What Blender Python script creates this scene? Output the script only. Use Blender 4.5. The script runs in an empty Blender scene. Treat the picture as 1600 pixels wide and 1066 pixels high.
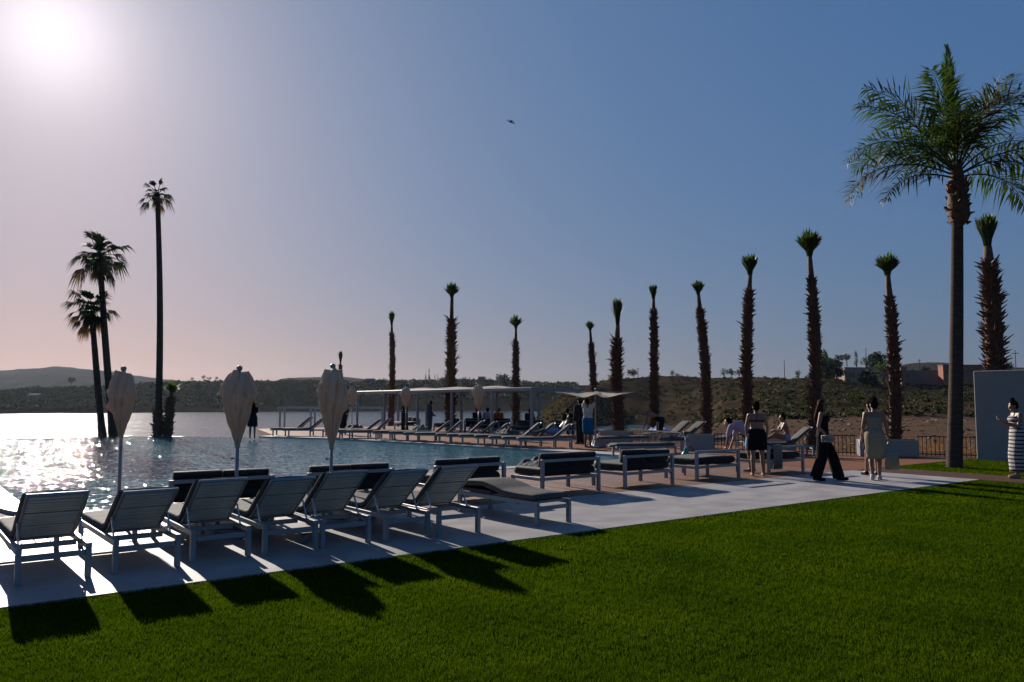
import bpy, bmesh, math, random
import numpy as np
from mathutils import Vector, Matrix, noise

R = math.radians
SC = bpy.context.scene
COL = SC.collection
random.seed(7)
RNG = np.random.default_rng(7)

# ------------------------------------------------------------------ camera
FPX, HCAM, HOR = 1244.0, 1.65, 627.0
PITCH = math.atan((HOR - 533) / FPX)
cam_data = bpy.data.cameras.new('camera')
cam_data.sensor_width = 36.0
cam_data.lens = 36.0 * FPX / 1600.0
cam_data.clip_start, cam_data.clip_end = 0.05, 20000
cam = bpy.data.objects.new('camera', cam_data)
cam.location = (0, 0, HCAM)
cam.rotation_euler = (R(90) + PITCH, 0, 0)
COL.objects.link(cam)
SC.camera = cam

# ------------------------------------------------------------------ sky, sun, exposure
SUN_EL, SUN_AZ = R(22.4), R(-30.9)            # azimuth from +Y towards +X
SUN_DIR = Vector((math.sin(SUN_AZ) * math.cos(SUN_EL), math.cos(SUN_AZ) * math.cos(SUN_EL), math.sin(SUN_EL)))
world = bpy.data.worlds.new('World')
SC.world = world
world.use_nodes = True
wn, wl = world.node_tree.nodes, world.node_tree.links
sky = wn.new('ShaderNodeTexSky')
sky.sky_type = 'NISHITA'
sky.sun_disc = False
sky.sun_elevation, sky.sun_rotation = SUN_EL, SUN_AZ
sky.air_density, sky.dust_density, sky.ozone_density = 1.0, 2.0, 1.0
bg = wn['Background']
bg.inputs['Strength'].default_value = 0.0605
# film response of the sky (one curve per channel, the same everywhere in the sky)
sep = wn.new('ShaderNodeSeparateColor'); wl.new(sky.outputs[0], sep.inputs[0])
com = wn.new('ShaderNodeCombineColor')
for ch, (g, k) in enumerate(((0.655, 0.190), (0.430, 0.264), (0.262, 0.418))):
    m0 = wn.new('ShaderNodeMath'); m0.operation = 'MULTIPLY'; m0.inputs[1].default_value = 0.1
    m1 = wn.new('ShaderNodeMath'); m1.operation = 'POWER'; m1.inputs[1].default_value = g
    m2 = wn.new('ShaderNodeMath'); m2.operation = 'MULTIPLY'; m2.inputs[1].default_value = k * 10.0
    wl.new(sep.outputs[ch], m0.inputs[0]); wl.new(m0.outputs[0], m1.inputs[0]); wl.new(m1.outputs[0], m2.inputs[0])
    wl.new(m2.outputs[0], com.inputs[ch])
# the sun's aureole in the dusty air
tc = wn.new('ShaderNodeTexCoord')
nrm = wn.new('ShaderNodeVectorMath'); nrm.operation = 'NORMALIZE'; wl.new(tc.outputs['Generated'], nrm.inputs[0])
dot = wn.new('ShaderNodeVectorMath'); dot.operation = 'DOT_PRODUCT'; wl.new(nrm.outputs[0], dot.inputs[0])
dot.inputs[1].default_value = SUN_DIR
cl = wn.new('ShaderNodeClamp'); wl.new(dot.outputs['Value'], cl.inputs[0])
acc = None
for p_, a_ in ((500, 4.0), (110, 1.9)):
    pw = wn.new('ShaderNodeMath'); pw.operation = 'POWER'; pw.inputs[1].default_value = p_; wl.new(cl.outputs[0], pw.inputs[0])
    ml = wn.new('ShaderNodeMath'); ml.operation = 'MULTIPLY'; ml.inputs[1].default_value = a_; wl.new(pw.outputs[0], ml.inputs[0])
    if acc is None:
        acc = ml
    else:
        ad = wn.new('ShaderNodeMath'); wl.new(acc.outputs[0], ad.inputs[0]); wl.new(ml.outputs[0], ad.inputs[1]); acc = ad
vs = wn.new('ShaderNodeVectorMath'); vs.operation = 'SCALE'; vs.inputs[0].default_value = (1.0, 0.93, 0.93); wl.new(acc.outputs[0], vs.inputs['Scale'])
# dust layer: the sky turns tan towards the horizon, all the way round
sz = wn.new('ShaderNodeSeparateXYZ'); wl.new(nrm.outputs[0], sz.inputs[0])
dz_ = wn.new('ShaderNodeMath'); dz_.operation = 'MULTIPLY'; dz_.inputs[1].default_value = -1 / 0.105; wl.new(sz.outputs['Z'], dz_.inputs[0])
ex_ = wn.new('ShaderNodeMath'); ex_.operation = 'POWER'; ex_.use_clamp = True; ex_.inputs[0].default_value = math.e; wl.new(dz_.outputs[0], ex_.inputs[1])
dm = wn.new('ShaderNodeMixRGB'); dm.blend_type = 'MULTIPLY'; dm.inputs[2].default_value = (1.40, 1.01, 0.74, 1)
wl.new(ex_.outputs[0], dm.inputs[0]); wl.new(com.outputs[0], dm.inputs[1])
va = wn.new('ShaderNodeVectorMath'); va.operation = 'ADD'; wl.new(dm.outputs[0], va.inputs[0]); wl.new(vs.outputs[0], va.inputs[1])
wl.new(va.outputs[0], bg.inputs['Color'])

sun_data = bpy.data.lights.new('sun', 'SUN')
sun_data.energy = 5.0
sun_data.angle = R(0.53)
sun_data.color = (1.0, 0.90, 0.80)
sun = bpy.data.objects.new('sun', sun_data)
sun.location = (-60, 100, 50)
sun.rotation_euler = (-SUN_DIR).to_track_quat('-Z', 'Y').to_euler()
COL.objects.link(sun)

SC.view_settings.view_transform = 'Standard'
SC.view_settings.look = 'None'
SC.view_settings.exposure = 0.7
SC.view_settings.gamma = 1.0
SC.view_settings.use_curve_mapping = False
SC.render.engine = 'CYCLES'
SC.cycles.use_denoising = True
SC.cycles.max_bounces = 5
SC.cycles.diffuse_bounces = 2
SC.cycles.glossy_bounces = 3
SC.cycles.transmission_bounces = 4
SC.cycles.volume_bounces = 0
SC.cycles.transparent_max_bounces = 6
SC.cycles.caustics_reflective = False
SC.cycles.caustics_refractive = False
SC.cycles.sample_clamp_indirect = 4.0

# ------------------------------------------------------------------ layout helpers
UX, UY = 0.80053379, 0.59928762               # u runs along the lawn edge, w from the lawn to the pool
ROT = math.atan2(UY, UX)


def uw(u, w, z=0.0):
    return Vector((UX * u - UY * w, UY * u + UX * w, z))


def ray(px, py):
    a, b = (px - 800) / FPX, (533 - py) / FPX
    return Vector((a, math.cos(PITCH) - b * math.sin(PITCH), math.sin(PITCH) + b * math.cos(PITCH)))


def gp(px, py, z=0.0):                        # point of the level z behind a pixel
    d = ray(px, py)
    t = (z - HCAM) / d.z
    return Vector((d.x * t, d.y * t, z))


def at(px, py, Y):                            # point at depth Y behind a pixel
    d = ray(px, py)
    t = Y / d.y
    return Vector((d.x * t, Y, HCAM + d.z * t))


def to_uw(p):
    return (p[0] * UX + p[1] * UY, -p[0] * UY + p[1] * UX)


# ------------------------------------------------------------------ materials
MATS = {}


def mat(name, col, rough=0.6, var=0.0, vscale=4.0, col2=None, bump=0.0, bscale=30.0, sheen=0.0, metal=0.0,
        spec=0.5, transl=None, world_co=False, detail=4.0, coat=0.0, stretch=None, rvar=0.0):
    if name in MATS:
        return MATS[name]
    m = bpy.data.materials.new(name)
    m.use_nodes = True
    n, l = m.node_tree.nodes, m.node_tree.links
    b = n['Principled BSDF']
    b.inputs['Base Color'].default_value = (*col, 1)
    b.inputs['Roughness'].default_value = rough
    b.inputs['Metallic'].default_value = metal
    b.inputs['Specular IOR Level'].default_value = spec
    b.inputs['Coat Weight'].default_value = coat
    if sheen:
        b.inputs['Sheen Weight'].default_value = sheen
        b.inputs['Sheen Roughness'].default_value = 0.4
    if world_co:
        g = n.new('ShaderNodeNewGeometry'); src = g.outputs['Position']
    else:
        g = n.new('ShaderNodeTexCoord'); src = g.outputs['Object']
    if stretch:
        mp = n.new('ShaderNodeMapping'); mp.inputs['Scale'].default_value = stretch[:3]
        if len(stretch) > 3:
            mp.inputs['Rotation'].default_value = (0, 0, stretch[3])
        l.new(src, mp.inputs[0]); src = mp.outputs[0]
    if var or col2:
        nz = n.new('ShaderNodeTexNoise'); nz.inputs['Scale'].default_value = vscale; nz.inputs['Detail'].default_value = detail
        l.new(src, nz.inputs['Vector'])
        rp = n.new('ShaderNodeValToRGB')
        rp.color_ramp.elements[0].position, rp.color_ramp.elements[1].position = 0.32, 0.68
        c2 = col2 if col2 else tuple(c * (1 + var) for c in col)
        c1 = col if col2 else tuple(c * (1 - var) for c in col)
        rp.color_ramp.elements[0].color = (*c1, 1); rp.color_ramp.elements[1].color = (*c2, 1)
        l.new(nz.outputs['Fac'], rp.inputs[0]); l.new(rp.outputs[0], b.inputs['Base Color'])
        colout = rp.outputs[0]
        if rvar:
            mr = n.new('ShaderNodeMapRange'); mr.inputs['To Min'].default_value = rough - rvar; mr.inputs['To Max'].default_value = rough + rvar
            l.new(nz.outputs['Fac'], mr.inputs[0]); l.new(mr.outputs[0], b.inputs['Roughness'])
    else:
        colout = None
    if bump:
        nb = n.new('ShaderNodeTexNoise'); nb.inputs['Scale'].default_value = bscale; nb.inputs['Detail'].default_value = 3
        l.new(src, nb.inputs['Vector'])
        bp = n.new('ShaderNodeBump'); bp.inputs['Strength'].default_value = bump; bp.inputs['Distance'].default_value = 0.02
        l.new(nb.outputs['Fac'], bp.inputs['Height']); l.new(bp.outputs[0], b.inputs['Normal'])
    if transl:
        tr = n.new('ShaderNodeBsdfTranslucent')
        mx = n.new('ShaderNodeMixShader'); mx.inputs[0].default_value = transl[0]
        tr.inputs['Color'].default_value = (*transl[1], 1)
        l.new(b.outputs[0], mx.inputs[1]); l.new(tr.outputs[0], mx.inputs[2])
        l.new(mx.outputs[0], n['Material Output'].inputs['Surface'])
    MATS[name] = m
    return m


def water_mat(name, col, rough, waves, calm=None):
    m = bpy.data.materials.new(name); m.use_nodes = True
    n, l = m.node_tree.nodes, m.node_tree.links
    b = n['Principled BSDF']
    b.inputs['Base Color'].default_value = (*col, 1)
    b.inputs['Roughness'].default_value = rough
    b.inputs['IOR'].default_value = 1.333
    g = n.new('ShaderNodeNewGeometry')
    prev = None
    for scale, dist, stre, det, sx in waves:
        mp = n.new('ShaderNodeMapping'); mp.inputs['Scale'].default_value = (sx, 1, 1); mp.inputs['Rotation'].default_value = (0, 0, 0.5)
        l.new(g.outputs['Position'], mp.inputs[0])
        nz = n.new('ShaderNodeTexNoise'); nz.inputs['Scale'].default_value = scale; nz.inputs['Detail'].default_value = det
        l.new(mp.outputs[0], nz.inputs['Vector'])
        bp = n.new('ShaderNodeBump'); bp.inputs['Strength'].default_value = stre; bp.inputs['Distance'].default_value = dist
        hgt = nz.outputs['Fac']
        if calm:                                  # the breeze dies down towards the sheltered side
            if prev is None:
                sx = n.new('ShaderNodeSeparateXYZ'); l.new(g.outputs['Position'], sx.inputs[0])
                nw = n.new('ShaderNodeTexNoise'); nw.inputs['Scale'].default_value = 0.12; l.new(g.outputs['Position'], nw.inputs[0])
                aw = n.new('ShaderNodeMath'); aw.operation = 'MULTIPLY_ADD'; aw.inputs[1].default_value = 5.0; l.new(nw.outputs['Fac'], aw.inputs[0]); l.new(sx.outputs['X'], aw.inputs[2])
                mr = n.new('ShaderNodeMapRange'); mr.interpolation_type = 'SMOOTHSTEP'
                mr.inputs['From Min'].default_value, mr.inputs['From Max'].default_value, mr.inputs['To Min'].default_value, mr.inputs['To Max'].default_value = calm
                l.new(aw.outputs[0], mr.inputs[0])
            hm = n.new('ShaderNodeMath'); hm.operation = 'MULTIPLY'; l.new(nz.outputs['Fac'], hm.inputs[0]); l.new(mr.outputs[0], hm.inputs[1]); hgt = hm.outputs[0]
        l.new(hgt, bp.inputs['Height'])
        if prev is not None:
            l.new(prev.outputs[0], bp.inputs['Normal'])
        prev = bp
    l.new(prev.outputs[0], b.inputs['Normal'])
    return m


# ------------------------------------------------------------------ mesh helpers
class MB:
    def __init__(self):
        self.v, self.f = [], []

    def add(self, vs, fs):
        o = len(self.v)
        self.v.extend([tuple(p) for p in vs])
        self.f.extend([tuple(i + o for i in f) for f in fs])
        return self

    def box(self, c, s, M=None, ch=0.0):
        hx, hy, hz = s[0] / 2, s[1] / 2, s[2] / 2
        c = Vector(c)
        if ch > 0:
            vs, idx = [], {}
            for sx in (-1, 1):
                for sy in (-1, 1):
                    for sz in (-1, 1):
                        for ax in range(3):
                            q = [sx * (hx - ch), sy * (hy - ch), sz * (hz - ch)]
                            q[ax] = (sx, sy, sz)[ax] * (hx, hy, hz)[ax]
                            idx[(sx, sy, sz, ax)] = len(vs); vs.append(Vector(q))
            fs = []
            for ax in range(3):
                o1, o2 = [(1, 2), (2, 0), (0, 1)][ax]
                for s_ in (-1, 1):
                    def key(a, b_):
                        k = [0, 0, 0]; k[ax] = s_; k[o1] = a; k[o2] = b_
                        return idx[(k[0], k[1], k[2], ax)]
                    q = [key(-1, -1), key(1, -1), key(1, 1), key(-1, 1)]
                    fs.append(q if s_ > 0 else q[::-1])
            for ax in range(3):                     # edge chamfers along ax
                o1, o2 = [(1, 2), (2, 0), (0, 1)][ax]
                for a in (-1, 1):
                    for b_ in (-1, 1):
                        def k2(s_, fa):
                            k = [0, 0, 0]; k[ax] = s_; k[o1] = a; k[o2] = b_
                            return idx[(k[0], k[1], k[2], fa)]
                        q = [k2(-1, o1), k2(1, o1), k2(1, o2), k2(-1, o2)]
                        fs.append(q if a * b_ > 0 else q[::-1])
            for sx in (-1, 1):
                for sy in (-1, 1):
                    for sz in (-1, 1):
                        t = [idx[(sx, sy, sz, 0)], idx[(sx, sy, sz, 1)], idx[(sx, sy, sz, 2)]]
                        fs.append(t if sx * sy * sz > 0 else t[::-1])
        else:
            vs = [Vector((sx * hx, sy * hy, sz * hz)) for sx in (-1, 1) for sy in (-1, 1) for sz in (-1, 1)]
            fs = [(0, 1, 3, 2), (4, 6, 7, 5), (0, 4, 5, 1), (2, 3, 7, 6), (0, 2, 6, 4), (1, 5, 7, 3)]
        if M is not None:
            vs = [M @ v for v in vs]
        return self.add([v + c for v in vs], fs)

    def bar(self, p0, p1, w, h, ch=0.0, up=(0, 0, 1)):
        p0, p1 = Vector(p0), Vector(p1)
        d = (p1 - p0)
        z = d.normalized()
        x = z.cross(Vector(up))
        if x.length < 1e-4:
            x = Vector((1, 0, 0))
        x.normalize(); y = z.cross(x) * -1
        M = Matrix((x, y, x.cross(y))).transposed()
        return self.box((p0 + p1) / 2, (w, h, d.length), M, ch)

    def tube(self, pts, rad, n=8, cap=True):
        pts = [Vector(p) for p in pts]
        if not hasattr(rad, '__len__'):
            rad = [rad] * len(pts)
        vs, fs = [], []
        ref = Vector((0, 0, 1))
        for i, p in enumerate(pts):
            d = (pts[min(i + 1, len(pts) - 1)] - pts[max(i - 1, 0)]).normalized()
            r_ = ref if abs(d.dot(ref)) < 0.95 else Vector((1, 0, 0))
            a = d.cross(r_).normalized(); b_ = d.cross(a).normalized()
            for k in range(n):
                t = 2 * math.pi * k / n
                vs.append(p + (a * math.cos(t) + b_ * math.sin(t)) * rad[i])
        for i in range(len(pts) - 1):
            for k in range(n):
                k2 = (k + 1) % n
                fs.append((i * n + k, i * n + k2, (i + 1) * n + k2, (i + 1) * n + k))
        if cap:
            fs.append(tuple(range(n))[::-1]); fs.append(tuple((len(pts) - 1) * n + k for k in range(n)))
        return self.add(vs, fs)

    def lathe(self, prof, n=16, c=(0, 0, 0)):
        return self.tube([(c[0], c[1], c[2] + z) for r_, z in prof], [r_ for r_, z in prof], n)

    def loft(self, rings, n=24, cap=True):
        """rings: (centre, rx, ry[, tilt matrix])"""
        vs, fs = [], []
        for rg in rings:
            c, rx, ry = Vector(rg[0]), rg[1], rg[2]
            M = rg[3] if len(rg) > 3 and rg[3] is not None else None
            fold = rg[4] if len(rg) > 4 else 0
            for k in range(n):
                t = 2 * math.pi * k / n
                w_ = 1 + fold * math.cos(7 * t + c.z * 3) + fold * 0.6 * math.cos(4 * t + 1)
                q = Vector((rx * math.cos(t) * w_, ry * math.sin(t) * w_, 0))
                vs.append(c + (M @ q if M is not None else q))
        for i in range(len(rings) - 1):
            for k in range(n):
                k2 = (k + 1) % n
                fs.append((i * n + k, i * n + k2, (i + 1) * n + k2, (i + 1) * n + k))
        if cap:
            fs.append(tuple(range(n))[::-1]); fs.append(tuple((len(rings) - 1) * n + k for k in range(n)))
        return self.add(vs, fs)

    def ell(self, c, r, M=None, nu=14, nv=9):
        c = Vector(c); vs = [Vector((0, 0, -r[2]))]
        for j in range(1, nv):
            ph = -math.pi / 2 + math.pi * j / nv
            for k in range(nu):
                t = 2 * math.pi * k / nu
                vs.append(Vector((r[0] * math.cos(ph) * math.cos(t), r[1] * math.cos(ph) * math.sin(t), r[2] * math.sin(ph))))
        vs.append(Vector((0, 0, r[2])))
        fs = []
        for k in range(nu):
            fs.append((0, 1 + (k + 1) % nu, 1 + k))
            fs.append((len(vs) - 1, 1 + (nv - 2) * nu + k, 1 + (nv - 2) * nu + (k + 1) % nu))
        for j in range(nv - 2):
            for k in range(nu):
                a = 1 + j * nu + k; b_ = 1 + j * nu + (k + 1) % nu
                fs.append((a, b_, b_ + nu, a + nu))
        if M is not None:
            vs = [M @ v for v in vs]
        return self.add([v + c for v in vs], fs)

    def cap(self, a, b, ra, rb):                 # tapered capsule
        a, b = Vector(a), Vector(b)
        self.ell(a, (ra,) * 3, None, 10, 7); self.ell(b, (rb,) * 3, None, 10, 7)
        if (b - a).length > 1e-5:
            self.tube([a, b], [ra, rb], 12)
        return self

    def mesh(self, name, smooth=False):
        me = bpy.data.meshes.new(name)
        me.from_pydata([tuple(v) for v in self.v], [], self.f)
        if smooth:
            me.polygons.foreach_set('use_smooth', [True] * len(me.polygons))
        me.update()
        return me


def obj(name, me, m=None, parent=None, loc=None, rot=None, smooth=False):
    if isinstance(me, MB):
        me = me.mesh(name, smooth)
    o = bpy.data.objects.new(name, me)
    if m is not None and len(me.materials) == 0:
        me.materials.append(m)
    COL.objects.link(o)
    if parent is not None:
        o.parent = parent
    if loc is not None:
        o.location = loc
    if rot is not None:
        o.rotation_euler = rot
    return o


def tag(o, label=None, cat=None, group=None, kind=None):
    if label: o['label'] = label
    if cat: o['category'] = cat
    if group: o['group'] = group
    if kind: o['kind'] = kind
    return o


def thing(name, label, cat, loc=(0, 0, 0), rz=0.0, group=None, rot=None):
    o = bpy.data.objects.new(name, None)
    o.empty_display_size = 0.2
    o.location = loc
    o.rotation_euler = rot if rot else (0, 0, rz)
    COL.objects.link(o)
    return tag(o, label, cat, group)


def dup(root, loc, rz, label, group=None):
    r = root.copy(); COL.objects.link(r)
    r.location = loc; r.rotation_euler = (0, 0, rz); r['label'] = label
    if group: r['group'] = group
    for ch in list(root.children):
        c = ch.copy(); COL.objects.link(c); c.parent = r
        for g in list(ch.children):
            d = g.copy(); COL.objects.link(d); d.parent = c
    return r


def np_mesh(name, verts, faces, m, smooth=False):
    """verts (n,3) array, faces (k,3|4) array"""
    me = bpy.data.meshes.new(name)
    nf, k = faces.shape
    me.vertices.add(len(verts)); me.vertices.foreach_set('co', np.asarray(verts, np.float32).ravel())
    me.loops.add(nf * k); me.loops.foreach_set('vertex_index', np.asarray(faces, np.int32).ravel())
    me.polygons.add(nf); me.polygons.foreach_set('loop_start', np.arange(0, nf * k, k, dtype=np.int32))
    if smooth:
        me.polygons.foreach_set('use_smooth', np.ones(nf, bool))
    me.update(calc_edges=True); me.validate()
    me.materials.append(m)
    return me


def remesh(mb, name, voxel, smooth_it=3):
    me = mb.mesh('tmp')
    o = bpy.data.objects.new('tmp', me); COL.objects.link(o)
    md = o.modifiers.new('r', 'REMESH'); md.mode = 'VOXEL'; md.voxel_size = voxel; md.use_smooth_shade = True
    if smooth_it:
        s = o.modifiers.new('s', 'SMOOTH'); s.factor = 0.5; s.iterations = smooth_it
    dg = bpy.context.evaluated_depsgraph_get()
    out = bpy.data.meshes.new_from_object(o.evaluated_get(dg))
    out.name = name
    out.polygons.foreach_set('use_smooth', [True] * len(out.polygons))
    bpy.data.objects.remove(o); bpy.data.meshes.remove(me)
    return out


def poly_prism(pts, z0, z1):
    """flat prism from a world polygon (list of xy)"""
    mb = MB(); n = len(pts)
    mb.v = [(p[0], p[1], z1) for p in pts] + [(p[0], p[1], z0) for p in pts]
    mb.f = [tuple(range(n)), tuple(range(2 * n - 1, n - 1, -1))] + [(i, i + n, (i + 1) % n + n, (i + 1) % n) for i in range(n)]
    return mb


def fbm(x, y, s, o=4):
    return noise.fractal(Vector((x * s, y * s, 3.3)), 1.0, 2.0, o)


# ------------------------------------------------------------------ setting materials
M_CONC = mat('pale_concrete', (0.265, 0.25, 0.245), 0.52, 0.17, 1.9, bump=0.12, bscale=35, world_co=True, detail=8, rvar=0.08, spec=0.07)
M_COPE = mat('coping_stone', (0.34, 0.31, 0.285), 0.5, 0.08, 3, bump=0.1, world_co=True)
M_DECK = mat('far_deck_wood', (0.17, 0.072, 0.036), 0.6, 0.22, 3.0, spec=0.08, bump=0.2, bscale=8, world_co=True, stretch=(8, 0.6, 1, ROT))
M_SUBDECK = mat('deck_underlay', (0.03, 0.02, 0.015), 0.9, 0.2, world_co=True)
M_PATH = mat('brown_path', (0.072, 0.040, 0.033), 0.8, spec=0.05, var=0.15, vscale=6, bump=0.3, bscale=60, world_co=True)
M_SOIL = mat('lawn_soil', (0.012, 0.024, 0.003), 0.95, 0.3, 20, world_co=True, spec=0.0)
M_WHITE = mat('white_render', (0.24, 0.25, 0.245), 0.75, 0.04, 2.0, bump=0.15, bscale=60)
M_SAND = mat('dry_ground', (0.125, 0.092, 0.066), 0.95, 0.0, 0.35, col2=(0.20, 0.15, 0.11), bump=0.9, bscale=3.0, world_co=True, detail=8)


def wn(u):
    return float(np.interp(u, [1.4, 1.65, 2.1, 2.7, 3.4, 4.2, 5, 6.5, 9.3, 12, 15.8, 17.0, 17.35, 18.2],
                           [15.8, 14.3, 13.5, 13.4, 13.8, 14.4, 14.95, 15.6, 16.1, 16.25, 16.3, 16.6, 16.9, 17.0]))


def wfar(u):
    a = float(np.interp(u, [-1, 3.16, 5.71, 8.34, 10.72, 13.05, 13.6], [42.6, 42.7, 42.7, 42.1, 39.9, 37.3, 36.7]))
    if u > 13.05:
        a = float(np.interp(u, [13.05, 14.78, 16.32, 17.33, 17.6], [37.3, 33.6, 25.9, 17.9, 17.2])) + 1.2
    return a


# pool water: a fine sheet from the near coping to the vanishing edge
us = np.linspace(1.2, 17.6, 60); NT = 80
V = []
for u_ in us:
    w0, w1 = wn(u_) - 0.15, max(wfar(u_), wn(u_) + 0.3)
    for t in np.linspace(0, 1, NT):
        V.append(uw(u_, w0 + (w1 - w0) * t, -0.045))
V = np.array(V)
ii = np.arange(len(us) - 1)[:, None] * NT + np.arange(NT - 1)[None, :]
F = np.stack([ii, ii + NT, ii + NT + 1, ii + 1], -1).reshape(-1, 4)
M_POOL = water_mat('pool_water', (0.042, 0.135, 0.165), 0.025, [(0.7, 0.05, 1.0, 1, 0.7), (2.8, 0.042, 1.0, 0, 0.7), (8.5, 0.036, 1.0, 0, 0.8)], calm=(-5.0, 2.0, 1.0, 0.30))
tag(obj('pool_water', np_mesh('pool_water', V, F, M_POOL, True)), kind='structure')
# pool shell below the water, down to the lake side
shell = [uw(u_, wn(u_) - 0.05) for u_ in np.linspace(1.3, 17.3, 14)] + [uw(u_, max(wfar(u_), wn(u_) + 0.3) - 0.04) for u_ in np.linspace(17.3, 1.3, 24)]
tag(obj('pool_shell', poly_prism(shell, -7, -0.12), M_COPE), kind='structure')

# coping ribbon
cp = [(1.4, 44, .5), (1.4, 30, .5), (1.4, 18.5, .5), (1.45, 15.5, .45), (1.65, 14.3, .45), (2.1, 13.55, .45), (2.7, 13.4, .45), (3.4, 13.8, .45), (4.2, 14.4, .45),
      (5, 14.95, .45), (6.5, 15.6, .45), (9.3, 16.1, .45), (12, 16.25, .45), (15.8, 16.3, .45), (17.0, 16.75, .6), (17.35, 17.8, .8), (17.0, 21.5, .9),
      (16.32, 25.86, 1.0), (15.6, 30, 1.0), (14.78, 33.55, 1.0), (13.05, 37.27, 1.0)]
cp = np.array(cp)
tt = np.linspace(0, len(cp) - 1, 160)
cps = np.stack([np.interp(tt, np.arange(len(cp)), cp[:, k]) for k in range(3)], 1)
for _ in range(3):
    cps[1:-1] = (cps[:-2] + 2 * cps[1:-1] + cps[2:]) / 4
mb = MB(); prev = None
for i in range(len(cps)):
    t = cps[min(i + 1, len(cps) - 1)][:2] - cps[max(i - 1, 0)][:2]
    t = t / np.linalg.norm(t)
    nrm_ = np.array([t[1], -t[0]]) * -1        # outward from the pool
    nrm_ = -nrm_ if True else nrm_
    if nrm_ @ (np.array([9.0, 25.0]) - cps[i][:2]) > 0:
        nrm_ = -nrm_
    a = cps[i][:2]; b_ = a + nrm_ * cps[i][2]
    mb.v += [tuple(uw(a[0], a[1], 0.012)), tuple(uw(b_[0], b_[1], 0.012)), tuple(uw(a[0], a[1], -0.10)), tuple(uw(b_[0], b_[1], -0.10))]
    if i:
        o_ = 4 * i
        mb.f += [(o_ - 4, o_ - 3, o_ + 1, o_), (o_ - 2, o_ - 4, o_, o_ + 2), (o_ - 3, o_ - 1, o_ + 3, o_ + 1)]
tag(obj('pool_coping', mb, M_COPE), kind='structure')
OUTER = [(c[0], c[1], c[2]) for c in cps]

# paving strip, path, lawns
tag(obj('paving', poly_prism([uw(-14, 7.69), uw(18.1, 7.69), uw(18.1, 10.55), uw(-14, 10.55)], -0.25, 0.0), M_CONC), kind='structure')
tag(obj('path', poly_prism([uw(18.1, -14), uw(19.5, -14), uw(19.5, 10.56), uw(18.1, 10.56)], -0.25, -0.004), M_PATH), kind='structure')
tag(obj('lawn', poly_prism([uw(-26, -22), uw(18.1, -22), uw(18.1, 7.685), uw(-26, 7.685)], -0.3, -0.02), M_SOIL), kind='structure')
tag(obj('lawn_patch', poly_prism([uw(19.5, -14), uw(24.3, -14), uw(24.3, 10.56), uw(19.5, 10.56)], -0.3, -0.02), M_SOIL), kind='structure')

# near wooden deck: one plank after the other
deck = tag(obj('wooden_deck', poly_prism([uw(-14, 10.552), uw(18.1, 10.552)] + [uw(u_, wn(u_) - 0.02) for u_ in np.linspace(18.1, 2.0, 24)] + [uw(1.38, 15.6), uw(1.38, 43), uw(-14, 43)], -0.3, -0.05), M_SUBDECK), kind='structure')
M_PLANKS = [mat('deck_plank_%d' % i, c, 0.55, 0.18, 5, spec=0.25, bump=0.25, bscale=14, world_co=True, stretch=(9, 0.7, 1, ROT)) for i, c in
            enumerate(((0.13, 0.062, 0.036), (0.16, 0.076, 0.044), (0.11, 0.054, 0.033), (0.145, 0.078, 0.05)))]
u_ = -4.0
while u_ < 18.0:
    uc = u_ + 0.07
    w1 = wn(uc) - 0.34 if uc > 1.55 else (42 if uc < 0.85 else 15.0)
    if uc <= 1.6 and uc >= 0.85: w1 = 13.6
    m_ = MB().box((0, (10.557 + w1) / 2, 0), (0.138, w1 - 10.557, 0.03), None, 0.003)
    obj('plank', m_, random.choice(M_PLANKS), deck, uw(uc, 0, -0.017 + random.uniform(-.0012, .0012)), (0, 0, ROT))
    u_ += 0.145

# far deck on the other side of the pool
outer = []
for i in range(len(cps)):
    t = cps[min(i + 1, len(cps) - 1)][:2] - cps[max(i - 1, 0)][:2]; t = t / np.linalg.norm(t)
    n_ = np.array([t[1], -t[0]])
    if n_ @ (np.array([9.0, 25.0]) - cps[i][:2]) > 0: n_ = -n_
    q = cps[i][:2] + n_ * (cps[i][2] - 0.03)
    if cps[i][0] > 13 and cps[i][1] > 17.2: outer.append(q)
pts = [uw(18.1, 10.556), uw(18.1, 17.0)] + [uw(*q) for q in outer] + [uw(14.2, 38.6), uw(16.5, 47.5), uw(26.3, 47.5), uw(26.3, 25.5), uw(24.3, 25.5), uw(24.3, 10.57), uw(19.5, 10.57)]
tag(obj('far_deck', poly_prism(pts, -0.35, -0.002), M_DECK), kind='structure')
tag(obj('terrace', poly_prism([uw(13.5, 37.4), uw(16.6, 47.3), uw(26.1, 47.3), uw(26.1, 25.7), uw(24.1, 25.5), uw(24.1, 10.7), uw(18.3, 10.7), uw(18.3, 17)], -7, -0.36), M_WHITE), kind='structure')
tag(obj('lower_terrace', poly_prism([uw(16, 47.6), uw(16, 62), uw(34, 62), uw(34, 47.6)], -7, -1.3), M_COPE), kind='structure')

# lake and the valley floor under it
mb = MB(); mb.add([(-3050, 10, -5.35), (3050, 10, -5.35), (3050, 3050, -5.35), (-3050, 3050, -5.35)], [(0, 1, 2, 3)])
M_LAKE = water_mat('lake_water', (0.02, 0.04, 0.055), 0.14, [(0.05, 1.2, 1.0, 2, 0.5), (0.6, 0.33, 1.0, 3, 0.6)])
tag(obj('lake', mb, M_LAKE), kind='structure')
mb = MB(); mb.add([(-3080, -3080, -8.5), (3080, -3080, -8.5), (3080, 3080, -8.5), (-3080, 3080, -8.5)], [(0, 1, 2, 3)])
tag(obj('ground', mb, M_SAND), kind='structure')
# garden ground behind and beside the photographer
tag(obj('garden_ground', poly_prism([(-120, -120), (120, -120), (120, -6), (-30, -6), (-30, 0), (-120, 0)], -6, -0.35), M_SOIL), kind='structure')


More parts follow.
